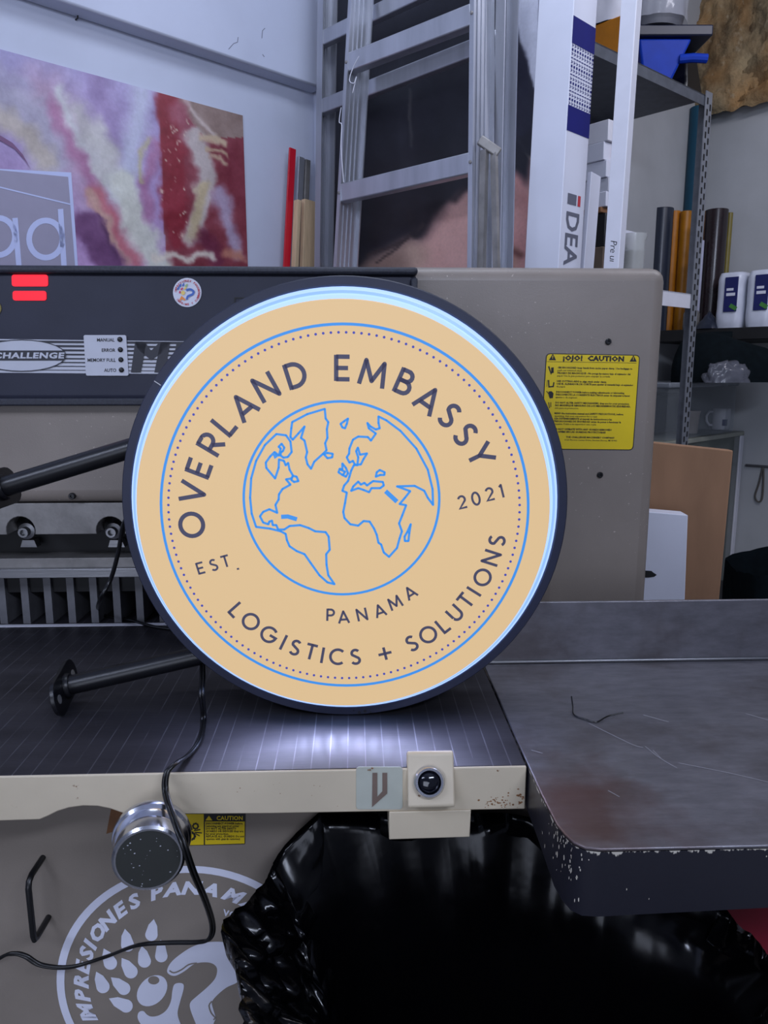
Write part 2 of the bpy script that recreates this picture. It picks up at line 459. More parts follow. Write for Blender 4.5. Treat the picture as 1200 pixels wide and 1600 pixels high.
# ------------------------------------------------------------ flat prints
def painter(name, corner_px, plane_p, n, strokes, base, nu, nv, m, off, thick, noise_amt=10, parent=None, warp=2.5):
    """grid between four photo corners on a wall plane, colours of the print stored per vertex"""
    c = [hit(x, y, plane_p, n) - n * off for x, y in corner_px]
    def pt(u, v):
        return (c[0] * (1 - u) + c[1] * u) * (1 - v) + (c[3] * (1 - u) + c[2] * u) * v
    mb = MB(); mb.grid(pt, nu, nv)
    P2 = np.array([proj(p) for p in mb.v])
    col = np.array([base(x, y) for x, y in P2], dtype=float)
    Q = P2 + np.array([[warp * noise.fractal(Vector((x * 0.03, y * 0.03, 7.7)), 0.8, 2.0, 4), warp * noise.fractal(Vector((x * 0.03, y * 0.03, 3.1)), 0.8, 2.0, 4)] for x, y in P2])
    for pts, w, cc, soft in strokes:
        d = np.full(len(P2), 1e9)
        ws = np.full(len(P2), 1.0)
        for a, b in zip(pts[:-1], pts[1:]):
            a = np.array(a, float); b = np.array(b, float); ab = b - a
            t = np.clip(((Q - a) @ ab) / max(1e-6, ab @ ab), 0, 1)
            d = np.minimum(d, np.linalg.norm(Q - (a + t[:, None] * ab), axis=1))
        al = np.clip((w + soft - d) / (2 * soft), 0, 1); al = al * al * (3 - 2 * al)
        al = al * 0.94; col = col * (1 - al[:, None]) + np.array(cc, float) * al[:, None]
    rs = np.array([noise.fractal(Vector((x * 0.035, y * 0.035, 1.3)), 0.7, 2.0, 5) for x, y in P2])
    col = np.clip(col + (rs * noise_amt)[:, None], 0, 255)
    # give the sheet thickness with a rear face and edges
    k = len(mb.v); ring = [i for i in range(nu + 1)] + [j * (nu + 1) + nu for j in range(1, nv + 1)] + \
        [nv * (nu + 1) + i for i in range(nu - 1, -1, -1)] + [j * (nu + 1) for j in range(nv - 1, 0, -1)]
    back = [mb.v[i] + n * thick for i in ring]
    L = len(ring); mb.v += back
    mb.f += [(ring[i], k + i, k + (i + 1) % L, ring[(i + 1) % L]) for i in range(L)]
    o = mb.build(name, m, parent)
    lut = np.array([lin((v, v, v))[0] for v in range(256)])
    full = np.ones((len(mb.v), 4)); full[:k, :3] = lut[col.astype(int)]; full[k:, :3] = 0.5
    at = o.data.color_attributes.new('Col', 'FLOAT_COLOR', 'POINT')
    at.data.foreach_set('color', full.ravel().tolist())
    return o
poster_m = print_mat('poster_print')

def bread_base(x, y):
    if x < 248.0 + (y - 140) * 0.04:
        t = min(1, max(0, (y - 80) / 320)); return (172 + 14 * t, 164 - 14 * t, 206 - 8 * t)
    if y < 215 and x > 262 + (y - 150) * 0.9: return (160, 136, 128)
    return (140, 62, 74)
S = []
S += [([(60, 150), (120, 240), (190, 350)], 40, (190, 160, 186), 36), ([(0, 150), (50, 180), (80, 250)], 30, (182, 176, 196), 18), ([(5, 185), (45, 215), (72, 250)], 17, (198, 186, 176), 12),
      ([(0, 110), (40, 130)], 14, (172, 164, 192), 12)]
S += [([(150, 120), (168, 230)], 22, (164, 142, 188), 18), ([(118, 175), (165, 235)], 18, (196, 190, 190), 14),
      ([(86, 165), (140, 270), (205, 395)], 14, (184, 126, 164), 14), ([(150, 300), (212, 410)], 12, (196, 112, 124), 12),
      ([(140, 300), (165, 350), (196, 410)], 7, (200, 158, 146), 6), ([(135, 350), (150, 380), (175, 410)], 20, (106, 62, 108), 8),
      ([(150, 335), (182, 400)], 3, (90, 50, 92), 4),
      ([(92, 140), (110, 190), (160, 265), (195, 320)], 8, (214, 214, 216), 9), ([(150, 215), (180, 290)], 16, (204, 200, 198), 16),
      ([(222, 130), (210, 210), (200, 265), (188, 300)], 17, (202, 204, 226), 14), ([(190, 285), (212, 345), (240, 400), (252, 420)], 20, (220, 220, 208), 10),
      ([(243, 225), (228, 300), (238, 340)], 8, (178, 124, 164), 8), ([(226, 290), (214, 260), (232, 220)], 3, (196, 186, 150), 4)]
S2 = [([(285, 150), (318, 190), (345, 235)], 3, (214, 196, 190), 4),
      ([(262, 150), (268, 250), (278, 372)], 17, (146, 40, 56), 7), ([(282, 170), (296, 220)], 12, (168, 92, 108), 9),
      ([(300, 215), (318, 255), (322, 310), (304, 368)], 15, (206, 196, 192), 7), ([(318, 290), (304, 368)], 9, (206, 186, 150), 6),
      ([(345, 238), (366, 260), (378, 310)], 14, (132, 52, 66), 7), ([(313, 215), (355, 226)], 4, (214, 190, 160), 3),
      ([(320, 232), (355, 242)], 3, (206, 180, 150), 3), ([(330, 246), (352, 254)], 3, (200, 172, 146), 3),
      ([(345, 300), (362, 350), (372, 395)], 11, (182, 164, 190), 8), ([(318, 372), (336, 405)], 14, (120, 48, 74), 8),
      ([(240, 402), (262, 396), (285, 404), (330, 402)], 5, (232, 220, 206), 4), ([(352, 392), (378, 402)], 6, (206, 140, 120), 6)]
rnd = random.Random(4)
for k in range(46):
    x = 255 + rnd.random() * 40; y = 170 + rnd.random() * 200
    S2.append(([(x, y), (x + 0.5, y + 0.5)], 1.0, (226, 196, 180), 0.9))
def bp(x, y): return hit(x, y, W1p, D2)
# rectangle of the sheet on the wall: extend it left out of frame and down behind the machine
sheet = painter('bread_poster', [(-130, 78 - 130 * 0.275), (378, 181), (388, 470), (-130, 520)], W1p, D2, S + S2, bread_base, 190, 120, poster_m, 0.004, 0.004, 16, warp=9.0)
tag(sheet, 'large faded bakery poster of bread loaves on the left wall', 'poster')
WM[sheet.name] = Matrix.Identity(4)
def on_sheet(k): return lambda x, y: hit(x, y, W1p, D2) - D2 * (0.0048 + 0.0006 * k)
grey_card = mat('poster_grey_print', (150, 146, 166), 0.5, var=0.03)
pale_card = mat('poster_pale_print', (188, 196, 232), 0.5, var=0.03)
plum = mat('poster_plum_print', (120, 84, 120), 0.5, var=0.03)
f0, f1, f2 = on_sheet(0), on_sheet(1), on_sheet(2)
MB().poly([f0(-130, 258), f0(110, 270), f0(125, 480), f0(-130, 500)]).build('logo_halo', pale_card, sheet)
MB().poly([f1(-130, 254), f1(105, 277), f1(120, 470), f1(-130, 490)]).build('logo_panel', grey_card, sheet)
MB().ribbon([(-130, 262), (109, 320)], 2.2, f2).build('logo_rule', pale_card, sheet)
lt = MB()
def ell(cx, cy, rx, ry, a0=0, a1=360, n=28): return [(cx + rx * math.cos(math.radians(a0 + (a1-a0)*i/n)), cy + ry * math.sin(math.radians(a0 + (a1-a0)*i/n))) for i in range(n + 1)]
lt.ribbon(ell(70, 374, 26, 29)[:-1], 9, f2, True); lt.ribbon([(93, 327), (100, 440)], 8.5, f2)
lt.ribbon(ell(-4, 370, 26, 29)[:-1], 9, f2, True); lt.ribbon([(22, 341), (30, 440)], 8.5, f2)
lt.build('logo_lettering', pale_card, sheet)
MB().add([f2(*q) for q in [(-20, 205), (0, 213), (18, 224), (34, 242), (47, 266), (38, 252), (22, 234), (0, 221), (-20, 214)]], [tuple(range(9))]).build('logo_arc', plum, sheet)

def face_base(x, y):
    ex = 790 + 49 * min(1, max(0, (y - 5) / 165)) ** 1.2
    if y < 175 and x > ex: return (212, 214, 228)
    return (24, 24, 34)
H = [([(790, 300), (815, 330), (812, 420)], 34, (246, 178, 168), 10), ([(838, 250), (832, 300)], 8, (240, 184, 172), 8),
     ([(640, 450), (700, 400), (735, 350), (750, 320)], 52, (244, 190, 178), 22), ([(600, 425), (640, 402)], 26, (196, 164, 146), 18),
     ([(555, 440), (620, 412)], 18, (150, 122, 110), 14), ([(790, 425), (796, 400)], 14, (196, 150, 128), 12),
     ([(800, 392), (812, 398)], 5, (130, 80, 70), 5),
     ([(560, 300), (640, 290), (745, 240)], 44, (24, 24, 32), 10), ([(590, 360), (640, 330), (690, 300)], 18, (26, 25, 32), 10),
     ([(700, 290), (672, 330), (655, 365)], 7, (30, 26, 33), 8), ([(735, 285), (712, 310)], 5, (40, 32, 36), 8),
     ([(575, 400), (630, 378), (660, 352)], 2.5, (60, 48, 48), 3), ([(590, 410), (640, 372)], 1.5, (60, 48, 48), 2), ([(640, 330), (650, 368)], 5, (34, 30, 35), 5),
     ([(778, 215), (806, 215), (845, 262)], 3, (226, 206, 166), 3),
     ([(785, 0), (800, 60), (822, 140), (834, 165), (834, 235), (808, 215), (780, 190)], 12, (26, 26, 38), 3),
     ([(800, 90), (810, 190)], 22, (34, 34, 52), 6), ([(640, 140), (642, 230)], 2, (60, 58, 60), 2)]
face_sheet = painter('portrait_print', [(500, -60), (846, -60), (830, 470), (500, 470)], W2p - D1 * 0.002, D1, H, face_base, 150, 150, print_mat('portrait_ink'), 0.008, 0.008, 8)
tag(face_sheet, 'large glossy portrait print with black hair and bare skin behind the ladder', 'poster')

# ------------------------------------------------------------ the paper cutter
MM = Matrix.Rotation(math.radians(2.2), 4, 'Z')
MI = MM.inverted()
MY = (MM @ Vector((0, 1, 0, 0))).to_3d()
def mp(x, y, my):                        # photo pixel -> machine coordinates on the plane y = my
    return MI @ hit(x, y, MM @ Vector((0, my, 0)), MY)
def mzp(x, y, z):
    return MI @ hitz(x, y, z)
cutter = empty('paper_cutter', MM @ Vector((0, 1.1, 0)), math.radians(2.2),
               'beige guillotine paper cutter with steel bed, side table and black control panel', 'paper cutter')
def mk(): return MB(MM)
BZ = 0.90
HY = 1.36                                # housing front plane
ztop = mp(500, 414, HY).z
xr = mp(1036, 560, HY).x
zlow = mp(100, 787, HY).z
xp = mp(842, 850, HY).x
hb = mk()
hb.prism([(-1.05, HY, zlow), (xp, HY, zlow), (xp, HY, BZ - 0.02), (xr, HY, BZ - 0.02), (xr, HY, ztop), (-1.05, HY, ztop)], (0, 0.30, 0))
housing = hb.build('housing', beige_paint, cutter, bevel=0.024, seg=4)
def screw(px, py, plane, r=0.0055, par=None):
    p = mp(px, py, plane); b = mk()
    b.lathe([(r, 0.002), (r, -0.003), (r * 0.8, -0.0045), (r * 0.45, -0.0045), (r * 0.4, -0.001), (0, -0.001)], p, (0, 1, 0), 14)
    return b.build('screw', black_metal, par or housing, smooth=True)
screw(950, 534, HY); screw(937, 742, HY); screw(113, 775, HY, 0.006)

# control panel
PY = 1.335
xl = -1.02; xr2 = mp(651, 520, PY).x
zt = mp(300, 416, PY).z; zbm = mp(120, 634, PY).z
b = mk(); rr = 0.018
b.box(xl, xr2, PY + 0.006, HY + 0.03, zbm + 0.006, zt - 0.004)
panel = b.build('control_panel', black_panel, cutter, bevel=0.012, seg=3)
b = mk(); b.box(xl, xr2 + 0.001, PY - 0.006, PY + 0.03, zt - 0.0125, zt); b.build('panel_trim', black_trim, panel, bevel=0.005)
b = mk(); b.box(xl, xr2 + 0.001, PY - 0.004, PY + 0.03, zbm, zbm + 0.013); b.build('panel_trim', black_trim, panel, bevel=0.003)
b = mk(); b.box(xr2 - 0.010, xr2 + 0.001, PY - 0.004, PY + 0.03, zbm + 0.011, zt - 0.017); b.build('panel_trim', black_trim, panel, bevel=0.003)
PF = PY + 0.006
def pf(k): return lambda x, y: mp(x, y, PF - 0.0008 * (k + 1))
q0, q1, q2, q3 = pf(0), pf(1), pf(2), pf(3)
def rrect(x0, y0, x1, y1, r, skew=0.0, n=4):
    pts = []
    for cx, cy, a in ((x1 - r, y0 + r, -90), (x1 - r, y1 - r, 0), (x0 + r, y1 - r, 90), (x0 + r, y0 + r, 180)):
        for i in range(n + 1):
            t = math.radians(a + 90 * i / n); yy = cy + r * math.sin(t)
            pts.append((cx + r * math.cos(t) + skew * (yy - y0), yy))
    return pts
led = glow('led_red', (255, 6, 40), 1.0, (120, 4, 12))
b = mk(); b.prism([q1(*p) for p in rrect(18, 429, 74.5, 447.5, 4, 0.03)], (0, 0.0016, 0)); b.build('led_display', led, panel)
b = mk(); b.prism([q1(*p) for p in rrect(19.5, 454.5, 72, 469.5, 4, 0.03)], (0, 0.0016, 0)); b.build('led_display', led, panel)
b = mk(); b.prism([q1(-11 + 13 * math.cos(i * .3142), 482 + 13 * math.sin(i * .3142)) for i in range(20)], (0, 0.002, 0)); b.build('key_button', olive_m, panel)
# striped name strip
def sx(y): return (y - 530) * 0.02
ys = [530, 534.5, 540, 546.5, 553, 559.5, 565.5, 572, 578, 584]
b = mk()
b.poly([q0(*p) for p in [(-60, 529), (300, 533.5), (297, 584.5), (-60, 582)]])
strip = b.build('name_strip', silver_print, panel)
b = mk()
for k, (y0, wdt) in enumerate([(534.5, 3.6), (541, 3.3), (547.5, 3.0), (554, 2.6), (560.5, 2.2), (566.5, 1.8), (572.5, 1.4), (578.5, 1.0)]):
    b.ribbon([(-60, y0 - 1.5), (300, y0 + 1.5)], wdt, q1)
b.build('stripe', dark_ink, strip, kind='stuff')
b = mk(); b.poly([q2(*p) for p in ell(33.5, 555.5, 69, 24.5)[:-1]]); oval = b.build('name_badge', silver_print, panel)
b = mk(); b.ribbon(ell(33.5, 555.5, 69, 24.5)[:-1], 1.3, q3, True)
b.poly([q3(*p) for p in ([(33.5 + 68 * math.cos(t), 555.5 + 24.3 * math.sin(t)) for t in np.linspace(-0.33, 0.33, 8)] + [(33.5 - 68 * math.cos(t), 555.5 - 24.3 * math.sin(t)) for t in np.linspace(-0.33, 0.33, 8)])])
b.build('badge_band', dark_ink, oval)
q4 = pf(4)
b = mk(); put_text(b, text_geo('CHALLENGE', 12.2, 0.1, 0.5, 'RIGHT', 1.1), lambda x, y: q4(99.5 + x * 1.50, 559.6 - y)); b.build('lettering', silver_print, oval)
b = mk(); b.prism([q3(*p) for p in rrect(130.5, 523.5, 197, 587, 2.5, 0.06)], (0, 0.0032, 0)); plate = b.build('status_plate', silver_print, panel)
b = mk()
for i, (t, y) in enumerate((('MANUAL', 531), ('ERROR', 547), ('MEMORY FULL', 562.5), ('AUTO', 578.3))):
    put_text(b, text_geo(t, 7.4, 0, 0.08, 'RIGHT', 1.0), lambda x, yy, y=y, i=i: q4(179.0 + i * 0.9 + x * 0.92, y + 2.6 - yy))
b.build('lettering', ink, plate)
lampdot = None
for i, y in enumerate((530.3, 546.3, 562, 578)):
    p = q4(187.3 + i * 0.8, y); b = mk()
    b.lathe([(0.0042, 0.001), (0.0042, -0.001), (0.003, -0.0024), (0, -0.003)], p, (0, 1, 0), 14); b.build('indicator_lamp', black_plastic, plate, smooth=True)
b = mk()
b.poly([q2(*p) for p in [(211, 534), (229, 534), (220, 582), (204.5, 582)]]); b.poly([q2(*p) for p in [(251, 534), (266, 534), (258, 582), (241, 582)]])
b.poly([q2(*p) for p in [(211, 534), (226, 534), (236, 548), (250, 534), (266, 534), (262, 545), (236, 563), (215, 545)]])
b.poly([q2(*p) for p in [(276, 534), (292, 534), (284, 582), (268, 582)]])
b.build('model_lettering', dark_ink, panel)
b = mk(); b.ribbon([(440, 465), (367, 465.5), (366, 500)], 2, q1); b.build('key_frame', black_dark, panel)
# round company sticker
b = mk(); b.prism([q1(292.5 + 22.3 * math.cos(t), 457 + 22.8 * math.sin(t)) for t in np.linspace(0, 2*math.pi, 33)[:-1]], (0, 0.0014, 0)); stk = b.build('round_sticker', white_card, panel)
b = mk()
def arc_text(b, txt, cx, cy, r, a_mid, step, size, fn, shear=0, bold=0, inside=False, sxy=1.0):
    n = len(txt)
    for i, ch in enumerate(txt):
        if ch == ' ': continue
        a = math.radians(a_mid + (i - (n - 1) / 2) * step * (-1 if inside else 1))
        # a measured clockwise from 12 o'clock
        px, py = cx + r * math.sin(a), cy - r * math.cos(a) * sxy
        rot = a + (math.pi if inside else 0)
        put_text(b, glyph(ch, size=size, shear=shear, bold=bold, align='CENTER'),
                 lambda x, y: fn(px + x * math.cos(rot) + y * math.sin(rot), py + x * math.sin(rot) - y * math.cos(rot)))
arc_text(b, 'IMPRESIONES PANAMA', 292.5, 457, 16.8, 0, 10.2, 4.6, q3, 0.1, 0.1)
arc_text(b, 'VEN', 292.5, 457, 16.8, 105, 9, 4.4, q3, 0, 0.1)
arc_text(b, 'IMPRIME Y SUENA', 292.5, 457, 20.0, 165, 10, 4.4, q3, 0, 0.1, True)
b.build('sticker_lettering', red_ink, stk)
cols = [('drop_blue', (60, 100, 180)), ('drop_green', (150, 180, 120)), ('drop_yellow', (230, 200, 110)), ('drop_red', (200, 60, 100)), ('drop_orange', (235, 140, 60))]
cm = [mat(n, c, 0.5, var=0.03) for n, c in cols]
def drop(b, tip, cen, r, fn, n=10):
    tx, ty = tip; cx, cy = cen; a = math.atan2(cy - ty, cx - tx)
    pts = [tip] + [(cx + r * math.cos(a + t), cy + r * math.sin(a + t)) for t in np.linspace(-1.9, 1.9, n)]
    k = len(pts)
    mid = lambda p, q, s: (p[0]*.5+q[0]*.5 + s*(q[1]-p[1])*.10, p[1]*.5+q[1]*.5 - s*(q[0]-p[0])*.10)
    pts = [tip, mid(tip, pts[1], 1)] + pts[1:] + [mid(tip, pts[-1], -1)]
    b.add([fn(*p) for p in pts], [tuple(range(len(pts)))])
for (tip, cen, k) in [((280.5, 447), (278, 451.5), 0), ((283, 443), (281.3, 447), 0), ((287.5, 442), (286, 446), 0), ((293, 443), (290.5, 447), 1), ((292, 448), (288.5, 451), 2), ((286, 449), (283.5, 452), 3), ((281, 454), (281, 457), 3)]:
    b = mk(); drop(b, tip, cen, 1.5, q3); b.build('colour_drop', cm[k], stk)
b = mk(); b.poly([q3(*p) for p in ell(286, 457.5, 3.2, 3.4, n=14)[:-1]]); b.build('colour_dot', cm[2], stk)
b = mk(); b.ribbon([(281.5, 469), (284, 464.5), (289, 469)], 3, q3); b.build('colour_mark', cm[4], stk)
b = mk(); b.ribbon(smooth2([(291, 453.5), (297, 452), (302, 455), (301, 459.5), (293.5, 463), (292, 468)], 4), 3.4, q3); b.build('colour_hook', cm[0], stk)

# caution sticker on the housing
def hf(k): return lambda x, y: mp(x, y, HY - 0.0005 * (k + 1))
h0, h1, h2 = hf(0), hf(1), hf(2)
def cz(zx, zy): return 845 + zx / 7.5, 545 + zy / 7.5
def quad_round(c, r, n=4):               # rounded quadrilateral through four corners
    out = []
    for i in range(4):
        p = Vector(c[i]); a = Vector(c[i - 1]); d = Vector(c[(i + 1) % 4])
        u = (a - p).normalized() * r; w = (d - p).normalized() * r
        for k in range(n + 1):
            t = k / n; out.append(tuple(p + u * (1 - t) ** 2 + w * t ** 2))
    return out
cc = [cz(62, 52), cz(1163, 72), cz(1085, 1190), cz(-10, 1180)]
b = mk(); b.prism([h0(*p) for p in quad_round(cc, 7)], (0, 0.0006, 0)); cs = b.build('caution_sticker', ink, housing)
ci = [cz(72, 62), cz(1153, 82), cz(1075, 1180), cz(0, 1170)]
b = mk(); b.poly([h1(*p) for p in quad_round(ci, 6)]); b.build('sticker_field', yellow, cs)
def cw(x, y):                            # writing follows the slight slant of the sticker
    return h2(*cz(x + (600 - y) * 0.07, y + (x - 600) * 0.018))
b = mk()
T = lambda s, x, y, size, bold=0, al='LEFT', sp=1.0: put_text(b, text_geo(s, size, 0, bold, al, sp, 1), lambda a, c: cw(x + a * (1.02 if al == 'LEFT' else 1.12), y - c))
T('\u00a1OJO!', 340, 140, 80, 4.5, 'CENTER', 1.08); T('CAUTION', 730, 140, 80, 4.5, 'CENTER', 1.08)
for y, s, bd in [(236, 'CRUSH HAZARD keep hands from under paper clamp. Use backgage to', 1), (268, 'push out trimmed stack.', 0.3), (300, 'PELIGRO DE MACHUQUE - No ponga las manos bajo el sujetador del', 1), (332, 'papel. Use la guia posterior para empujar la cortada.', 0.3),
              (396, 'USE CUTTING AIDE to align stack under clamp.', 1), (427, 'USE EL ALINEADOR DE CORTE para ajustar el material bajo el sujetador', 1), (458, 'de papel.', 0.3),
              (522, 'DISCONNECT POWER before making adjustments or lubricating.', 1), (553, 'DESCONECTE LA CORRIENTE ELECTRICA antes de empezar a hacer', 1), (584, 'ajustes o de engrasar.', 0.3),
              (648, 'DO NOT ALTER SAFETY MECHANISMS, they are for your protection.', 1), (679, 'NO MODIFIQUE NINGUNO DE LOS MECANISMOS DE SEGURIDAD,', 1.2), (710, 'son para su proteccion.', 0.3),
              (772, 'READ the instruction manual and SAFETY PRECAUTIONS, before', 1), (803, 'operating. Ask your supervisor for a copy.', 0.3), (834, 'LEA DETENIDAMENTE el manual de instrucciones y las', 1), (865, 'PRECAUCIONES DE SEGURIDAD antes de poner a funcionar la', 1), (896, 'maquina. Pidale a su supervisor una copia.', 0.3),
              (957, 'DO NOT OPERATE WITH ANY GUARDS REMOVED!', 1.2), (988, 'NO OPERE SIN LAS GUARDAS PROTECTORAS!', 1.2)]:
    T(s, 172, y, 29, bd)
T('THE CHALLENGE MACHINERY COMPANY', 610, 1048, 27, 1, 'CENTER'); T('6125 Norton Center Drive, Norton Shores, MI 49441', 620, 1080, 25, 0.3, 'CENTER')
for cx in (105, 1050):
    b.add([cw(cx, 66 + (0)), cw(cx + 42, 142), cw(cx - 42, 142)], [(0, 1, 2)])
b.ribbon([(40, 160), (1090, 158)], 4, cw)
b.ribbon([(65, 215), (100, 300), (120, 250)], 18, cw); b.poly([cw(*p) for p in [(95, 230), (125, 225), (130, 290), (100, 295)]])
b.ribbon([(75, 375), (85, 455), (135, 450), (140, 400)], 15, cw); b.ribbon([(60, 375), (60, 455)], 5, cw)
b.poly([cw(*p) for p in [(85, 510), (120, 505), (145, 530), (140, 585), (105, 590), (90, 560)]]); b.ribbon([(60, 505), (95, 545)], 8, cw)
b.ribbon([(95, 635), (110, 705)], 9, cw); b.ribbon([(120, 635), (125, 690)], 9, cw)
b.build('sticker_lettering', ink, cs)
for cx in (105, 1050):
    b = mk(); b.ribbon([(cx, 90), (cx, 124)], 7, lambda x, y: mp(*cz(x + (600 - y) * 0.07, y + (x - 600) * 0.018), HY - 0.0022)); b.build('triangle_mark', yellow, cs)

# bed, cutting stick, knife bar, clamp, gauge fins
xbr = mzp(822, 1195, BZ).x
yb0 = mzp(400, 1204, BZ).y
b = mk(); b.box(-1.05, xbr, yb0, 1.62, BZ - 0.03, BZ); bed = b.build('cutting_bed', bed_m, cutter, bevel=0.0015)
ycs = mzp(130, 977, BZ).y
b = mk(); b.box(-1.0, xbr - 0.05, ycs - 0.006, ycs + 0.006, BZ - 0.008, BZ + 0.0012); b.build('cutting_stick', white_plastic, cutter)
KY = 1.375
def notch_bar(y0px, y1px, ky, notches, r):
    zt_ = mp(100, y0px, ky).z; zb_ = mp(100, y1px, ky).z
    pts = [(-1.0, zt_), (-1.0, zb_)]
    for c in notches:
        q = mp(c[0], c[1], ky); a = math.asin(min(0.98, max(-0.98, (zb_ - q.z) / r)))
        for t in np.linspace(math.pi - a, a, 14): pts.append((q.x + r * math.cos(t), q.z + r * math.sin(t)))
    xe = xp + 0.02
    pts += [(xe, zb_), (xe, zt_)]
    return [(x, ky, z) for x, z in pts]
kb = mk(); kb.prism(notch_bar(786, 835, KY, [(32.5, 829), (173, 829)], 0.0255), (0, 0.045, 0))
knife = kb.build('knife_bar', steel_dull, cutter, bevel=0.0012)
b = mk(); b.box(-1.0, xp + 0.02, 1.46, 1.60, BZ + 0.06, zlow + 0.06); b.build('bar_recess', black_dark, cutter)
for i, x in enumerate((34, 171)):
    p = mp(x + 3, 832, 1.405); r = 0.009
    b = mk(); b.lathe([(r*1.7, 0.06), (r*1.7, 0.012), (r, 0.010), (r, -0.004), (r*0.62, -0.004), (r*0.55, 0.006), (0, 0.006)], p, (0, 1, 0), 18); bolt = b.build('knife_bolt', steel, knife, smooth=True)
    b = mk(); b.prism([mp(*q, 1.425) for q in [(x + 1, 844), (x + 19, 844), (x + 24, 855), (x - 2, 855)]], (0, 0.02, 0)); b.build('bolt_foot', steel, knife)
zz = lambda y, pl: mp(100, y, pl).z
b = mk(); b.box(-1.0, xp + 0.02, 1.41, 1.50, zz(891, 1.41), zz(872, 1.41)); clamp = b.build('clamp_bar', steel_dull, cutter, bevel=0.001)
b = mk(); b.box(-1.0, xp + 0.02, 1.398, 1.50, zz(903, 1.398), zz(889, 1.398)); b.build('clamp_lip', steel, clamp, bevel=0.001)
zf1 = zz(902, 1.45); zf0 = zz(943, 1.45)
x0 = mp(32, 920, 1.45).x; dx = mp(68, 920, 1.45).x - x0; wf = mp(43.5, 920, 1.45).x - x0
b = mk(); b.box(x0, x0 + wf, 1.45, 1.56, BZ, zf1); fin = b.build('gauge_fin', grey_iron, cutter)
for i in range(-14, 16):
    if i != 0: copy_part(fin, (MM @ Vector((dx * i, 0, 0, 0))).to_3d())
b = mk(); b.box(-1.0, xp + 0.03, 1.56, 1.60, BZ, zf1 + 0.05); b.build('gauge_back', black_dark, cutter)

# apron along the front of the bed
AY = yb0 - 0.002
za = lambda x, y: mp(x, y, AY)
low = [(-260, 1290), (0, 1283), (62, 1281), (75, 1275.5), (90, 1268), (108, 1262.5), (130, 1259.5), (152, 1260), (172, 1264), (192, 1271), (262, 1274), (275, 1272.5), (420, 1271.5), (560, 1269), (820, 1264.5)]
top_z = BZ - 0.0005
pts = [za(*p) for p in low]
pts = [Vector((-1.0, AY, pts[0].z))] + pts
pts[-1].x = xbr
pts += [Vector((xbr, AY, top_z)), Vector((-1.0, AY, top_z))]
b = mk(); b.prism(pts, (0, 0.030, 0)); apron = b.build('apron', cream, cutter, bevel=0.0015)
b = mk(); b.prism([mp(*p, AY - 0.0012) for p in [(608, 1269), (736, 1266), (734, 1308), (608, 1312)]], (0, 0.05, 0)); b.build('apron_bracket', cream, cutter, bevel=0.001)
# badge with the angular letter
bz4 = lambda x, y: (540 + x / 4, 1160 + y / 4)
b = mk(); b.prism([mp(*p, AY - 0.0012) for p in rrect(556.5, 1198.5, 629, 1264.5, 5)], (0, 0.0012, 0)); badge = b.build('badge_plate', mat('badge_mint', (186, 190, 178), 0.5, var=0.05), apron)
b = mk(); b.poly([mp(*bz4(*p), AY - 0.002) for p in [(168, 190), (198, 190), (198, 340), (230, 305), (230, 190), (260, 190), (260, 320), (165, 405)]]); b.build('badge_letter', mat('badge_brown', (122, 104, 94), 0.6, var=0.1), badge)
# button boss
xa = mzp(637, 1200, BZ).x; xb_ = mzp(710, 1200, BZ).x
yb1 = mzp(670, 1175, BZ).y
zb0 = mp(670, 1246, AY - 0.004).z
b = mk()
zl0 = mp(670, 1264, AY - 0.018).z
prof = [(AY + 0.02, zl0), (AY - 0.016, zl0), (AY - 0.018, zl0 + 0.004), (AY + 0.004, BZ + 0.0165), (AY + 0.010, BZ + 0.018), (AY + 0.016, BZ + 0.012), (AY + 0.018, BZ - 0.01)]
xa = mp(637, 1220, AY - 0.008).x; xb_ = mp(710, 1220, AY - 0.008).x
b.prism([(xa, y, z) for y, z in prof], (xb_ - xa, 0, 0)); boss = b.build('button_boss', cream, apron, bevel=0.006, seg=3)
sl = Vector((0, 0.022, BZ + 0.0165 - zl0 - 0.004)).normalized()
nrm = Vector((0, -sl.z, sl.y))
bc0 = mp(670, 1221, AY - 0.007)
tt_ = (bc0 - Vector((bc0.x, AY - 0.018, zl0 + 0.004))).dot(sl)
bc = Vector((bc0.x, AY - 0.018, zl0 + 0.004)) + sl * tt_
b = mk(); b.lathe([(0.0170, -0.004), (0.0190, 0.0), (0.0190, 0.006), (0.0170, 0.009), (0.0142, 0.009), (0.0134, 0.005), (0.0134, -0.002)], bc, nrm, 36); b.build('button_ring', chrome, boss, smooth=True)
b = mk(); b.lathe([(0.0134, -0.001), (0.0134, 0.004), (0.0125, 0.0065), (0.009, 0.0085), (0.005, 0.0095), (0, 0.010)], bc, nrm, 32); b.build('push_button', mat('button_black', (10, 12, 22), 0.12, var=0.1, coat=0.5), boss, smooth='all')

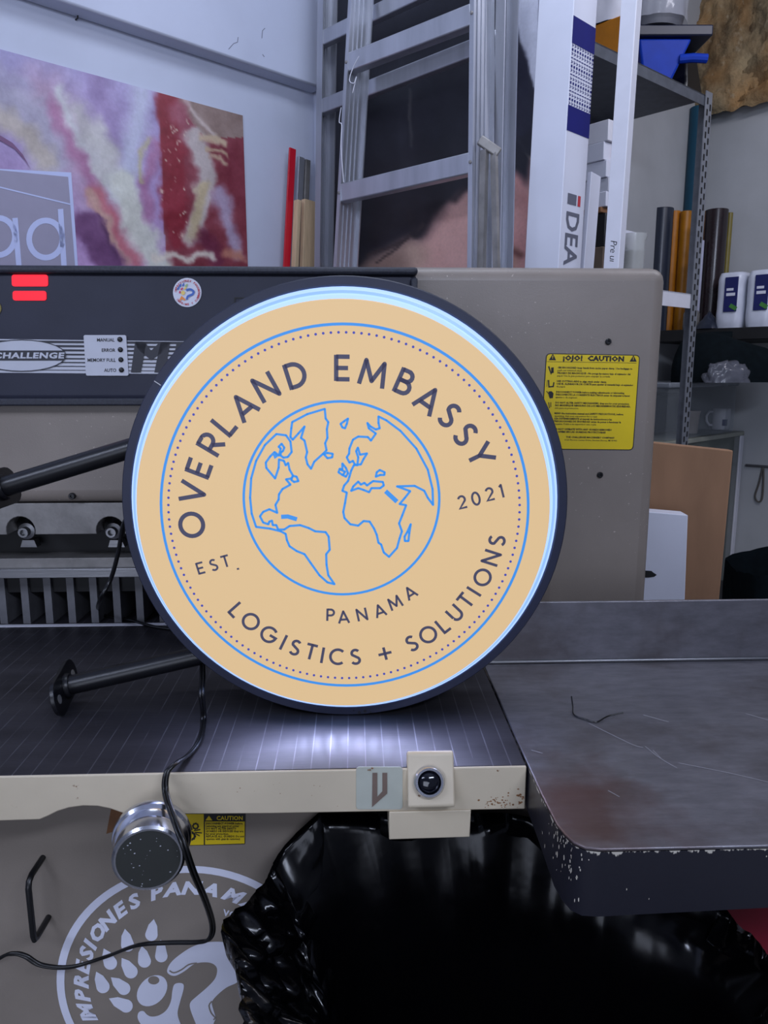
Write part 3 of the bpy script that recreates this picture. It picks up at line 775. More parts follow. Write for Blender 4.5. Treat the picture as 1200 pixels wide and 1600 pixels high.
# clamp wheel knob under the apron
kz = mp(232, 1342, 0.80); kz_c = Vector((kz.x, 0.80, kz.z))
tilt = Vector((-0.16, 1.0, 0.0)).normalized()
R = 0.0405
b = mk(); b.lathe([(R * 0.93, -0.001), (R, 0.0015), (R * 1.0, 0.010), (R * 0.97, 0.024), (R * 1.06, 0.029), (R * 1.08, 0.032), (R * 1.04, 0.035), (R * 1.12, 0.039), (R * 1.14, 0.043), (R * 1.12, 0.047), (R * 0.9, 0.050), (R * 0.45, 0.053), (R * 0.45, 0.17)], kz_c, tilt, 48)
knob = b.build('hand_knob', chrome, cutter, smooth=True, ang=25)
b = mk(); b.lathe([(0, -0.0012), (R * 0.88, -0.0012), (R * 0.9, 0.002)], kz_c, tilt, 40); kf_ = b.build('knob_face', chipped('knob_face_paint', (52, 54, 52), (170, 172, 168), 70, 0.70, 0.73, 0.3), knob)
rk_ = random.Random(5); b = mk(); tu_ = tilt.cross(Vector((0, 0, 1))).normalized(); tv_ = tilt.cross(tu_)
for k in range(26):
    a = rk_.random() * 6.28; rr0 = R * 0.85 * math.sqrt(rk_.random()); c_ = kz_c - tilt * 0.0016 + tu_ * (rr0 * math.cos(a)) + tv_ * (rr0 * math.sin(a)); s = rk_.uniform(0.0002, 0.0008)
    b.add([c_ + tu_ * (s * rk_.uniform(.6, 2.2) * math.cos(q)) + tv_ * (s * rk_.uniform(.6, 1.4) * math.sin(q)) for q in np.linspace(0, 6.283, 6)[:-1]], [tuple(range(5))])
b.build('paint_fleck', silver_print, kf_, kind='stuff')

# base cabinet with decal, handle and plates
CY = 0.99
b = mk(); b.box(-1.0, 0.42, CY, 1.55, 0.06, BZ - 0.031); cab = b.build('base_cabinet', cabinet_paint, cutter)
b = mk(); b.box(-0.98, 0.40, CY + 0.04, 1.5, 0, 0.06); b.build('plinth', black_dark, cutter)
def cf(k): return lambda x, y: mp(x, y, CY - 0.0006 * (k + 1))
c0, c1, c2 = cf(0), cf(1), cf(2)
t_ = c0(67, 1340); t_.y = CY; bt = c0(76, 1433); bt.y = CY
out = Vector((-0.002, -0.047, -0.002))
b = mk(); b.tube([t_ + Vector((0, 0.005, 0)), t_ + out * 0.75, t_ + out * 0.93 + Vector((0, 0, -0.004)), t_ + out + Vector((0, 0, -0.012)), bt + out + Vector((0, 0, 0.010)), bt + out * 0.95 + Vector((0, 0, 0.002)), bt + out * 0.8, bt + Vector((0, 0.005, 0))], 0.0042, 10)
b.build('door_handle', black_metal, cab, smooth=True)
b = mk(); b.prism([c0(*p) for p in [(176, 1250), (205, 1250), (200, 1292), (166, 1303)]], (0, 0.0006, 0)); b.build('paper_scrap', kraft, cab)
# small caution plate
def lz(x, y): return 160 + x / 5, 1250 + y / 5
b = mk(); b.prism([c0(*p) for p in quad_round([lz(440, 96), lz(1118, 96), lz(1116, 346), lz(440, 362)], 2)], (0, 0.0005, 0)); lp = b.build('caution_plate', ink, cab)
b = mk(); b.poly([c1(*lz(*p)) for p in [(450, 110), (792, 110), (792, 350), (450, 356)]]); b.poly([c1(*lz(*p)) for p in [(802, 168), (1112, 168), (1110, 340), (802, 348)]])
b.poly([c1(*lz(*p)) for p in [(832, 122), (860, 160), (804, 160)]])
put_text(b, text_geo('CAUTION', 44, 0, 1.2, 'CENTER', 1.05), lambda x, y: c1(*lz(995 + x, 156 - y))); b.build('plate_field', yellow, lp)
b = mk()
for i, s in enumerate(['DISCONNECT POWER before', 'removing any guard or cover', 'DO NOT ALTER SAFETY', 'GUARDS OR DEVICES they are', 'for your protection.', 'REPLACE ALL GUARDS. Do not', 'operate with guards removed.']):
    put_text(b, text_geo(s, 22, 0, 0.5, 'LEFT', 1, 1), lambda x, y, i=i: c2(*lz(808 + x, 192 + i * 20 - y)))
def gear(b, cx, cy, r, n, fn):
    o_ = []
    for i in range(n * 4):
        a = 2 * math.pi * i / (n * 4); rr_ = r * (1.25 if i % 4 < 2 else 1.0); o_.append((cx + rr_ * math.cos(a), cy + rr_ * math.sin(a)))
    b.ribbon(o_, r * 0.55, fn, True)
gear(b, 727, 205, 18, 8, lambda x, y: c2(*lz(x, y))); gear(b, 695, 282, 24, 9, lambda x, y: c2(*lz(x, y)))
b.poly([c2(*lz(*p)) for p in [(600, 170), (640, 160), (690, 190), (705, 235), (660, 235), (620, 230)]])
for q in ([(715, 240), (765, 232)], [(722, 252), (778, 258)], [(728, 262), (760, 282)]): b.ribbon(q, 8, lambda x, y: c2(*lz(x, y)))
b.build('plate_print', ink, lp, kind='stuff')
# big white logo decal
ring_px = [(87, 1535), (92, 1500), (140, 1416), (200, 1375), (297, 1349.5), (350, 1358), (408, 1383)]
rp = np.array([[p.x, p.z] for p in (c0(*q) for q in ring_px)])
A = np.c_[2 * rp, np.ones(len(rp))]; sol = np.linalg.lstsq(A, (rp ** 2).sum(1), rcond=None)[0]
gx, gz = sol[0], sol[1]; gr = math.sqrt(sol[2] + gx * gx + gz * gz)
def gp(x, z): return Vector((x, CY - 0.0006, z))
b = mk(); b.ribbon([(gx + (gr - 0.0055) * math.cos(t), gz + (gr - 0.0055) * math.sin(t)) for t in np.linspace(0, 2 * math.pi, 97)[:-1]], 0.011, gp, True)
ringo = b.build('logo_ring', white_vinyl, cab)
def plane_arc_text(b, items, cx, cz_, r, size, shear, bold, fn, wx=1.0):
    for ch, deg in items:
        a = math.radians(deg); px, pz = cx + r * math.sin(a), cz_ + r * math.cos(a)
        put_text(b, glyph(ch, size=size, shear=shear, bold=bold, align='CENTER'),
                 lambda x, y: fn(px + x * wx * math.cos(a) + y * math.sin(a), pz - x * wx * math.sin(a) + y * math.cos(a)))
def ang_at(px, py):
    q = c0(px, py); return math.degrees(math.atan2(q.x - gx, q.z - gz)), math.hypot(q.x - gx, q.z - gz)
def zz7(x, y): return 120 + x / 4.2857, 1380 + y / 4.2857
marks = [('I', zz7(88, 920)), ('M', zz7(95, 862)), ('P', zz7(55, 765)), ('R', zz7(40, 668)), ('E', zz7(38, 575)), ('S', zz7(52, 480)), ('I', zz7(72, 418)), ('O', zz7(112, 330)), ('N', zz7(182, 250)), ('E', zz7(265, 175)), ('S', zz7(358, 110)), ('P', zz7(515, 62)), ('A', zz7(630, 42)), ('N', zz7(755, 35)), ('A', zz7(885, 50)), ('M', zz7(1030, 92)), ('A', zz7(1150, 150))]
items = [(ch, ang_at(*p)[0]) for ch, p in marks]
rad = float(np.median([ang_at(*p)[1] for ch, p in marks])) 
b = mk(); plane_arc_text(b, items, gx, gz, rad - 0.0095, 0.0275, 0.30, 0.00135, gp, 1.22); b.build('logo_lettering', white_vinyl, cab)
b = mk(); put_text(b, text_geo('ven', 21, 0, 0.2, 'LEFT'), lambda x, y: c0(*(348 + x * 1.0 + y * 0.15, 1430 - y + x * 0.28))); b.build('logo_word', white_vinyl, cab)
def dz(x, y): return c0(*zz7(x, y))
for tip, cen, r in [((516, 240), (500, 345), 42), ((322, 305), (340, 415), 44), ((180, 437), (225, 535), 45), ((435, 420), (453, 522), 44), ((562, 378), (566, 488), 42), ((300, 500), (362, 592), 46), ((130, 592), (175, 692), 45), ((228, 630), (315, 705), 44), ((215, 772), (330, 822), 45)]:
    b = mk(); drop(b, tip, cen, r, dz, 14); b.build('logo_drop', white_vinyl, cab)
b = mk(); ho = [(515 + 38 * math.cos(t), 650 + 28 * math.sin(t)) for t in np.linspace(0, 2*math.pi, 29)[:-1]]
def egg(t):
    a, c = 108 * math.cos(t), 107 * math.sin(t); return (504 + a * 0.93 + c * -0.18, 720 + c * 0.97 - a * 0.12)
eo = [egg(t) for t in np.linspace(0, 2*math.pi, 29)[:-1]]
b.add([dz(*p) for p in eo + ho], [(i, (i+1) % 28, 28 + (i+1) % 28, 28 + i) for i in range(28)]); b.build('logo_ball', white_vinyl, cab)
def blob(pts, k=4):
    b = mk(); b.add([dz(*p) for p in smooth2(pts, k, True)], [tuple(range(len(pts) * k))]); return b.build('logo_shape', white_vinyl, cab)
blob([(605, 580), (640, 520), (730, 450), (800, 415), (880, 395), (960, 392), (1010, 400), (1150, 420), (1190, 560), (1080, 660), (1000, 700), (930, 760), (905, 800), (915, 850), (930, 905), (915, 950), (930, 1050), (840, 1060), (800, 950), (762, 850), (760, 800), (800, 760), (870, 700), (925, 640), (940, 580), (920, 545), (870, 530), (790, 540), (720, 590), (660, 620), (618, 610)])
blob([(680, 668), (712, 675), (715, 710), (690, 800), (675, 870), (690, 930), (720, 1000), (700, 1060), (520, 1060), (440, 960), (408, 905), (415, 865), (445, 856), (470, 880), (500, 893), (550, 885), (600, 850), (630, 790), (640, 720), (652, 680)])
b = mk(); b.ribbon(smooth2([(620, 585), (650, 600), (700, 580), (750, 545), (805, 535)], 3), 9, lambda x, y: c1(*zz7(x, y))); b.ribbon(smooth2([(905, 790), (885, 820), (900, 870), (925, 900), (915, 915)], 3), 9, lambda x, y: c1(*zz7(x, y))); b.build('logo_line', cabinet_paint, cab)

# side table
TZ = BZ + 0.001
xtl = xbr + 0.002
yf = mzp(1050, 1326, TZ).y; ybk = mzp(1000, 1033, TZ).y
xte = 0.95
rc = 0.045
out2 = [(xtl, ybk)]
cxl = mzp(900, 1300, TZ).x
edge = [(xtl, yb0 + 0.06), mzp(846, 1240, TZ).to_2d(), mzp(870, 1287, TZ).to_2d()]
corner = [mzp(*p, TZ).to_2d() for p in [(882, 1302), (897, 1316), (915, 1323.5), (940, 1326)]]
out2 += [tuple(e) for e in edge] + [tuple(c_) for c_ in corner] + [(xte, yf)] + [(xte, ybk)]
b = mk(); b.prism([(x, y, TZ - 0.004) for x, y in out2], (0, 0, 0.004)); stab = b.build('side_table', table_m, cutter, bevel=0.0012)
# tapered skirt round the left and front of the side table
nsk = len(out2) - 1
def zbot(i, x, y): return [0.845, 0.845, 0.838, 0.826, 0.823, 0.822, 0.822, 0.823, 0.845][i] if i < 9 else 0.84
b = mk(); sk_t = [(x, y, TZ - 0.004) for x, y in out2[:-1]]; sk_b = [(x, y, zbot(i, x, y)) for i, (x, y) in enumerate(out2[:-1])]
inn = [(x + 0.012, y + (0.012 if i > 2 else 0)) for i, (x, y) in enumerate(out2[:-1])]
m_ = len(sk_t)
b.add(sk_t + sk_b + [(x, y, sk_b[i][2]) for i, (x, y) in enumerate(inn)] + [(x, y, TZ - 0.004) for x, y in inn],
      [(i, i+1, m_+i+1, m_+i) for i in range(m_-1)] + [(m_+i, m_+i+1, 2*m_+i+1, 2*m_+i) for i in range(m_-1)] + [(2*m_+i, 2*m_+i+1, 3*m_+i+1, 3*m_+i) for i in range(m_-1)])
b.build('table_skirt', table_black, stab, smooth=True, ang=50)
rch = random.Random(11)
b = mk()
ci_ = [Vector((x, y, 0)) for x, y in out2[2:9]]
for k in range(60):
    i = min(5, int(abs(rch.gauss(2.2, 1.3)))); t = rch.random(); p = ci_[i].lerp(ci_[i + 1], t); tg = (ci_[i + 1] - ci_[i]).normalized(); nn_ = Vector((tg.y, -tg.x, 0))
    if i == 5: p = ci_[i].lerp(ci_[i + 1], t * 0.35)
    h = BZ - 0.004 - abs(rch.gauss(0, 0.03)); h = max(h, 0.828); sz = rch.uniform(0.0005, 0.0014) * (0.6 if i == 5 else 1); el = rch.uniform(1.2, 3.0)
    c_ = p + nn_ * 0.0006 + UP * h
    b.add([c_ + tg * (sz * math.cos(a) * rch.uniform(.6, 1)) + UP * (sz * el * math.sin(a)) for a in np.linspace(0, 6.283, 7)[:-1]], [tuple(range(6))])
b.build('paint_chip', mat('bare_primer', (196, 190, 176), 0.6), stab, kind='stuff')
zs = mp(1000, 939, ybk).z
b = mk(); b.box(xp - 0.12, xte, ybk, ybk + 0.006, TZ - 0.01, zs); b.build('backsplash', table_m, stab, bevel=0.0015)
b = mk(); b.box(xp - 0.12, xte, ybk - 0.0045, ybk + 0.001, TZ, TZ + 0.0055); b.build('splash_bead', steel, stab, bevel=0.002)
b = mk(); b.box(xte - 0.05, xte - 0.01, 1.15, 1.19, 0, TZ - 0.004); b.build('table_leg', black_metal, stab)

rw = random.Random(21)
def scatter(plane_fn, n, cx, cy, sx_, sy_, smin, smax):
    b = mk()
    for k in range(n):
        x = rw.gauss(cx, sx_); y = rw.gauss(cy, sy_); s = rw.uniform(smin, smax); ph = rw.random() * 6
        b.add([plane_fn(x + s * rw.uniform(.6, 1.2) * math.cos(a + ph), y + s * rw.uniform(.5, 1) * math.sin(a + ph)) for a in np.linspace(0, 6.283, 7)[:-1]], [tuple(range(6))])
    return b
rust_m = mat('rust_spots', (138, 96, 62), 0.8, var=0.3, vs=200)
fap = lambda x, y: mp(min(x, 819), min(max(y, 1200), 1262), AY - 0.0004)
scatter(fap, 46, 778, 1253, 14, 6, 0.5, 1.9).build('rust_spot', rust_m, apron, kind='stuff')
scatter(fap, 16, 812, 1250, 4, 8, 0.8, 2.6).build('rust_spot', rust_m, apron, kind='stuff')
scatter(fap, 14, 480, 1235, 60, 14, 0.4, 1.0).build('rust_spot', rust_m, apron, kind='stuff')
b = scatter(lambda x, y: mp(x, y, AY - 0.0026), 3, 578, 1203, 3, 2, 1.0, 2.0); b.build('rust_spot', rust_m, badge, kind='stuff')
ft = lambda x, y: mzp(x, y, TZ + 0.0003)
b = mk()
for q in ([(1008, 1166), (1025, 1180), (1040, 1190), (1058, 1200)], [(1005, 1117), (1030, 1124), (1045, 1128)], [(920, 1130), (985, 1162), (1005, 1168)], [(1060, 1192), (1140, 1208), (1200, 1222)], [(1165, 1115), (1200, 1125)], [(950, 1235), (968, 1245)], [(830, 1172), (848, 1177)], [(1020, 1172), (1034, 1186)]):
    b.ribbon(smooth2(q, 3), 1.0, ft)
b.build('table_scratch', mat('scratch_bright', (136, 134, 139), 0.5), stab, kind='stuff')
bm_ = MB()
for q in ([(357, 77), (365, 68), (371, 66), (372, 58)], [(409, 60), (410, 48), (414, 44)], [(410, 85), (413, 89)]):
    bm_.ribbon(q, 1.0, lambda x, y: hit(x, y, sd(0, W1d - 0.085, 0), D2) - D2 * 0.0004)
bm_.build('plaster_crack', mat('crack_grey', (110, 112, 128), 0.8), bpy.data.objects['trim_1'], kind='stuff')

# ------------------------------------------------------------ round light-box sign
SY, FY = 1.02, 0.98                      # frame front and protruding face
def sp_(x, y, Y=FY): p = P(x, y, Y); return (p.x, p.z)
fc = P(538.5, 774.5, SY)
RO = 0.30
SC = Vector((fc.x, 0, fc.z))
SC.z = BZ + RO + 0.0006
sign = empty('round_sign', (SC.x, SY + 0.05, BZ), 0, 'large round illuminated sign with amber globe face and black rim standing on the cutter bed', 'sign')
frame_m = mat('sign_rim_black', (29, 32, 50), 0.5, var=0.08, vs=30, bmp=0.05, bs=300)
AX = (0, 1, 0)
o_ = Vector((SC.x, SY, SC.z))
RI = 0.2865
b = MB(); b.lathe([(RI, 0.004), (RI + 0.002, 0.0), (RO - 0.0015, 0.0), (RO, 0.002), (RO, 0.098), (RO - 0.002, 0.10), (RI, 0.10), (RI, 0.095)], o_, AX, 128, True)
rim = b.build('rim', frame_m, sign, smooth=True, ang=30)
b = MB(); b.ribbon([(o_.x - 0.2955, o_.z + 0.166 - 0.0), (o_.x - 0.2955, o_.z + 0.166)], 0.001, lambda x, y: Vector((x, SY - 0.0005, y)))
b = MB(); a_ = math.radians(146); b.ribbon([(o_.x + math.cos(a_) * r, o_.z + math.sin(a_) * r) for r in (0.2885, 0.2985)], 0.0012, lambda x, y: Vector((x, SY - 0.0004, y))); b.build('rim_seam', steel, rim)
b = MB()
for dx_, dz_, r in ((0.018, -0.2955, 0.0022), (0.026, -0.2935, 0.0022), (0.034, -0.2950, 0.0014), (0.010, -0.2925, 0.0012)):
    b.add([(o_.x + dx_ + r * math.cos(t), SY - 0.0004, o_.z + dz_ + r * math.sin(t)) for t in np.linspace(0, 6.283, 13)[:-1]], [tuple(range(12))])
b.build('rim_mark', black_dark, rim, kind='stuff')
RF = 0.2665
def acrylic(name, rgb, k):
    m = glow(name, (255, 255, 255), k, (60, 66, 80), 0.3)
    m.node_tree.nodes['Principled BSDF'].inputs['Emission Color'].default_value = (*rgb, 1)
    return m
white_glow = acrylic('acrylic_white_glow', (0.50, 0.74, 1.5), 1.0)
shaded_glow = acrylic('acrylic_shaded_glow', (0.30, 0.52, 1.15), 1.0)  # dimmer emission paints the shading of the groove between the rings
# unseen spots added before the face edge for the ring's glow on the bed
for k_, ph_ in enumerate(np.linspace(-56, 56, 29)):
    ld = bpy.data.lights.new('led', 'SPOT'); ld.energy = 0.12 * math.cos(math.radians(ph_)) ** 2; ld.color = (0.58, 0.64, 1.0); ld.shadow_soft_size = 0.0
    ld.spot_size = math.radians(150); ld.spot_blend = 1.0
    lo = bpy.data.objects.new('led', ld); COL.objects.link(lo); lo.parent = sign
    a_ = math.radians(ph_)
    lo.location = (0.276 * math.sin(a_), -0.0925, 0.3006 - 0.276 * math.cos(a_))
    lo.rotation_euler = Vector((0.3 * math.sin(a_), -0.55, -0.83)).to_track_quat('-Z', 'Y').to_euler()
b = MB(); b.lathe([(RI, 0.09), (RI, 0.003), (RI - 0.002, -0.006), (RI - 0.006, -0.012)], o_, AX, 128); b.build('glow_ring', white_glow, sign, smooth=True)
b = MB(); b.lathe([(RI - 0.006, -0.012), (RI - 0.0095, -0.0125), (RI - 0.0105, -0.016)], o_, AX, 128); b.build('glow_groove', shaded_glow, sign, smooth=True)
b = MB(); b.lathe([(RI - 0.0105, -0.016), (RI - 0.0145, -0.030), (RF + 0.0012, -0.0385)], o_, AX, 128); b.build('glow_step', white_glow, sign, smooth=True)
for ob in list(sign.children):           # the rings are open shells, drop the flat caps of the lathe
    if ob.name.startswith('glow'):
        import bmesh
        bm = bmesh.new(); bm.from_mesh(ob.data)
        bmesh.ops.delete(bm, geom=[f for f in bm.faces if len(f.verts) > 4], context='FACES')
        bm.to_mesh(ob.data); bm.free()
amber = glow('amber_face', (228, 196, 148), 0.86, (90, 76, 58), 0.5)
face_nt = amber.node_tree; bs_ = face_nt.nodes['Principled BSDF']
fb = MB(); fb.lathe([(RF + 0.0012, 0.0015), (RF, 0.0), (0, 0.0)], Vector((o_.x, FY, o_.z)), AX, 128)
face = fb.build('face', amber, sign, smooth=True)
back = MB(); back.lathe([(RI, 0.0), (RI, -0.006), (0, -0.006)], Vector((o_.x, SY + 0.1, o_.z)), AX, 64); back.build('back_plate', black_plastic, sign)
blue_lit = glow('blue_print_lit', (58, 142, 226), 0.95, (30, 60, 100), 0.5)
dot_lit = glow('violet_print_lit', (66, 72, 176), 0.85, (30, 30, 80), 0.5)
slate_lit = glow('slate_print_lit', (70, 70, 98), 0.8, (30, 30, 40), 0.5)
def fp(x, z): return Vector((x, FY - 0.0006, z))
def circ_fit(px):
    q = np.array([sp_(*p) for p in px]); A = np.c_[2 * q, np.ones(len(q))]
    s = np.linalg.lstsq(A, (q ** 2).sum(1), rcond=None)[0]
    return s[0], s[1], math.sqrt(s[2] + s[0] ** 2 + s[1] ** 2)
PXM = FY / F_PX / 0.985                  # metres per photo pixel on the face
def ringmesh(cx, cz_, r, w, n=120):
    b = MB(); b.ribbon([(cx + r * math.cos(t), cz_ + r * math.sin(t)) for t in np.linspace(0, 2*math.pi, n + 1)[:-1]], w, fp, True); return b
rx, rz, rr1 = circ_fit([(251.5, 788), (825.5, 788), (540, 506.5), (540, 1070.5)])
ringmesh(rx, rz, rr1, 4.3 * PXM).build('outer_ring', blue_lit, face)
dx0, dz0, dr = circ_fit([(263, 788), (812, 788), (540, 519.5), (540, 1059)])
b = MB(); ND = 150
for i in range(ND):
    t = 2 * math.pi * i / ND; r = 2.1 * PXM
    b.add([fp(dx0 + dr * math.cos(t) + r * math.cos(k), dz0 + dr * math.sin(t) + r * math.sin(k)) for k in np.linspace(0, 6.2832, 9)[:-1]], [tuple(range(8))])
b.build('dotted_ring', dot_lit, face, kind='stuff')
Z5 = lambda x, y: (370 + x / 3.6364, 610 + y / 3.6364)
g_x, g_z, g_r = circ_fit([Z5(40, 610), Z5(1150, 610), Z5(595, 62), Z5(595, 1158)])
ringmesh(g_x, g_z, g_r, 4.0 * PXM, 96).build('globe_ring', blue_lit, face)
LW = 13.0
outl = {
 'america': ([(218, 500), (168, 440), (165, 410), (190, 375), (215, 350), (240, 370), (250, 330), (238, 320), (255, 303), (270, 325), (262, 345), (252, 350), (248, 368), (265, 382), (290, 378), (312, 350), (305, 290), (280, 255), (225, 248), (160, 310), (110, 400), (82, 500), (76, 610), (85, 700), (110, 775), (190, 785), (250, 800), (278, 815), (285, 850), (300, 885), (340, 912), (385, 930), (420, 980), (470, 1050), (515, 1090), (555, 1100), (520, 1050), (510, 990), (508, 930), (528, 905), (522, 830), (505, 805), (445, 800), (410, 782), (360, 765), (300, 770), (270, 790), (235, 790), (225, 765), (205, 765), (200, 740), (185, 745), (180, 760), (150, 750), (132, 715), (150, 690), (185, 675), (230, 695), (220, 650), (238, 620), (240, 590), (260, 560), (305, 535), (280, 505), (310, 500), (320, 485), (300, 450), (292, 412), (278, 425), (268, 400), (240, 392), (238, 440)], True),
 'quebec': ([(318, 485), (340, 490), (350, 515), (325, 520), (310, 508)], True),
 'greenland': ([(500, 105), (505, 160), (520, 180), (512, 220), (515, 270), (502, 300), (510, 340), (490, 360), (440, 405), (422, 445), (402, 420), (392, 380), (400, 350), (385, 285), (365, 270), (385, 205), (350, 245), (318, 280), (305, 265), (310, 215), (315, 180), (400, 135)], True),
 'iceland': ([(495, 362), (515, 355), (545, 360), (542, 380), (515, 385)], True),
 'svalbard': ([(590, 190), (610, 175), (632, 160), (625, 190), (615, 215), (600, 210)], True),
 'britain': ([(600, 415), (620, 440), (632, 470), (620, 490), (600, 480), (578, 465), (585, 445), (600, 450)], True),
 'britain_inner': ([(590, 450), (615, 462), (605, 478)], False),
 'eurasia': ([(1115, 650), (1112, 560), (1085, 450), (1020, 330), (930, 230), (850, 170), (805, 148), (805, 185), (812, 215), (790, 222), (760, 205), (742, 185), (750, 215), (790, 245), (762, 285), (745, 265), (690, 262), (660, 280), (640, 330), (638, 360), (625, 380), (640, 410), (660, 400), (670, 420), (685, 425), (690, 380), (678, 345), (688, 325), (700, 365), (740, 358), (720, 390), (705, 420), (665, 425), (650, 455), (640, 490), (632, 515), (610, 540), (600, 570), (625, 580), (615, 640), (605, 690), (612, 725), (645, 760), (690, 768), (720, 742), (755, 745), (780, 785), (795, 820), (805, 865), (820, 875), (835, 920), (865, 945), (910, 895), (925, 840), (938, 800), (922, 755), (940, 710), (962, 652), (925, 645), (955, 610), (985, 572), (910, 545), (1010, 542), (1065, 570), (1085, 610)], True),
 'mediterranean': ([(650, 570), (662, 545), (690, 518), (705, 535), (725, 525), (740, 540), (760, 525), (775, 515), (830, 520), (835, 540), (815, 555), (765, 555), (752, 578), (720, 565), (690, 555)], True),
 'black_sea': ([(790, 490), (795, 465), (812, 452), (840, 465), (838, 480), (815, 480)], True),
 'madagascar': ([(988, 760), (980, 810), (975, 855), (955, 855), (953, 830), (968, 805)], True),
}
b = MB()
for k, (pts, cl) in outl.items():
    gf = lambda x, y: fp(*sp_(*Z5(x, y)))
    for q0_, q1_ in zip(pts if cl else pts[:-1], (pts[1:] + pts[:1]) if cl else pts[1:]): b.ribbon([q0_, q1_], LW, gf)
    for q_ in pts: b.add([gf(q_[0] + LW * .5 * math.cos(t), q_[1] + LW * .5 * math.sin(t)) for t in np.linspace(0, 6.2832, 9)[:-1]], [tuple(range(8))])
b.ribbon([(845, 572), (910, 632)], 26, lambda x, y: fp(*sp_(*Z5(x, y)))); b.ribbon([(252, 718), (290, 716), (342, 732)], 24, lambda x, y: fp(*sp_(*Z5(x, y))))
b.poly([fp(*sp_(*Z5(*p))) for p in [(205, 365), (225, 355), (235, 375), (215, 390)]])
b.build('continent_outline', blue_lit, face, kind='stuff')

# stroke alphabet for the geometric lettering (cap height 1)
def arc(cx, cy, rx_, ry_, a0, a1, n=14): return [(cx + rx_ * math.cos(math.radians(a0 + (a1 - a0) * i / n)), cy + ry_ * math.sin(math.radians(a0 + (a1 - a0) * i / n))) for i in range(n + 1)]
w_ = 0.075
GL = {
 'O': ([(arc(0, .5, .46, .46, 0, 360, 28)[:-1], 1)], .99), 'V': ([([(-.38, 1), (0, .03), (.38, 1)], 0)], .8),
 'E': ([([(-.24, 0), (-.24, 1)], 0), ([(-.24, .93), (.28, .93)], 0), ([(-.24, .5), (.22, .5)], 0), ([(-.24, .07), (.28, .07)], 0)], .6),
 'R': ([([(-.24, 0), (-.24, 1)], 0), ([(-.24, .93), (.06, .93)] + arc(.04, .68, .25, .25, 90, -90, 10) + [(-.24, .43)], 0), ([(.0, .43), (.30, 0)], 0)], .65),
 'L': ([([(-.2, 1), (-.2, 0)], 0), ([(-.2, .07), (.26, .07)], 0)], .5), 'A': ([([(-.4, 0), (0, .97), (.4, 0)], 0), ([(-.26, .30), (.26, .30)], 0)], .82),
 'N': ([([(-.34, 0), (-.34, .97), (.34, .03), (.34, 1)], 0)], .8), 'D': ([([(-.3, 0), (-.3, 1)], 0), ([(-.3, .93), (-.08, .93)] + arc(-.08, .5, .43, .43, 90, -90, 14) + [(-.3, .07)], 0)], .75),
 'M': ([([(-.46, 0), (-.36, .95), (0, .2), (.36, .95), (.46, 0)], 0)], .98),
 'B': ([([(-.24, 0), (-.24, 1)], 0), ([(-.24, .93), (.02, .93)] + arc(.02, .73, .2, .2, 90, -90, 8) + [(-.24, .53)], 0), ([(-.24, .53), (.04, .53)] + arc(.04, .30, .24, .23, 90, -90, 8) + [(-.24, .07)], 0)], .62),
 'S': ([(arc(.0, .725, .22, .205, 35, 210, 12) + arc(.0, .275, .24, .21, 70, -150, 14)[0:], 0)], .58),
 'Y': ([([(-.36, 1), (0, .45), (.36, 1)], 0), ([(0, .48), (0, 0)], 0)], .76), 'G': ([(arc(0, .5, .45, .45, 48, 360, 24) + [(.05, .5)], 0)], .95),
 'I': ([([(0, 0), (0, 1)], 0)], .2), 'T': ([([(0, 0), (0, 1)], 0), ([(-.32, .93), (.32, .93)], 0)], .66), 'C': ([(arc(0, .5, .45, .45, 48, 312, 22), 0)], .9),
 'P': ([([(-.22, 0), (-.22, 1)], 0), ([(-.22, .93), (.04, .93)] + arc(.04, .69, .25, .24, 90, -90, 10) + [(-.22, .45)], 0)], .6),
 'U': ([([(-.3, 1), (-.3, .36)] + arc(0, .36, .3, .3, 180, 360, 12) + [(.3, 1)], 0)], .74), '+': ([([(-.4, .5), (.4, .5)], 0), ([(0, .1), (0, .9)], 0)], .8),
 '0': ([(arc(0, .5, .26, .45, 0, 360, 24)[:-1], 1)], .6), '2': ([(arc(0, .69, .24, .25, 160, -30, 12) + [(-.26, .07), (.28, .07)], 0)], .6), '1': ([([(-.14, .82), (.02, .95), (.02, 0)], 0)], .3),
 '.': ([([(0, 0), (0, .15)], 0)], .2),
}
def letters(name, items, cap, w, fn_rot):
    b = MB()
    for ch, (px, py) in items:
        x, z = sp_(px, py); rot = fn_rot(x, z, px); c, s = math.cos(rot), math.sin(rot); h = cap * PXM
        for pts, cl in GL[ch][0]:
            off = .5 if ch != '.' else .5
            fn_ = lambda lx, ly: fp(x + lx * h * c - (ly - off) * h * s, z + lx * h * s + (ly - off) * h * c)
            if len(pts) <= 5 and len(pts) > 2 and not cl:
                for q0_, q1_ in zip(pts[:-1], pts[1:]): b.ribbon([q0_, q1_], w, fn_)
                for q_ in pts[1:-1]: b.add([fn_(q_[0] + w * .5 * math.cos(t), q_[1] + w * .5 * math.sin(t)) for t in np.linspace(0, 6.2832, 9)[:-1]], [tuple(range(8))])
            else: b.ribbon(pts, w * (1.15 if ch == '.' else 1), fn_, bool(cl))
    return b.build(name, slate_lit, face)
top_it = list(zip('OVERLANDEMBASSY', [(299.7, 820), (301, 769), (311, 731), (329, 694), (350.5, 663), (381, 635), (415.5, 605), (461.5, 586), (535, 575), (583, 583.5), (632, 597), (669, 625), (702.6, 649), (727.5, 679), (751, 711)]))
tx, tz, tr = circ_fit([p for c, p in top_it])
for part in (top_it[:8], top_it[8:]): letters('title_lettering', part, 39, 0.17, lambda x, z, p: math.atan2(z - tz, x - tx) - math.pi / 2)
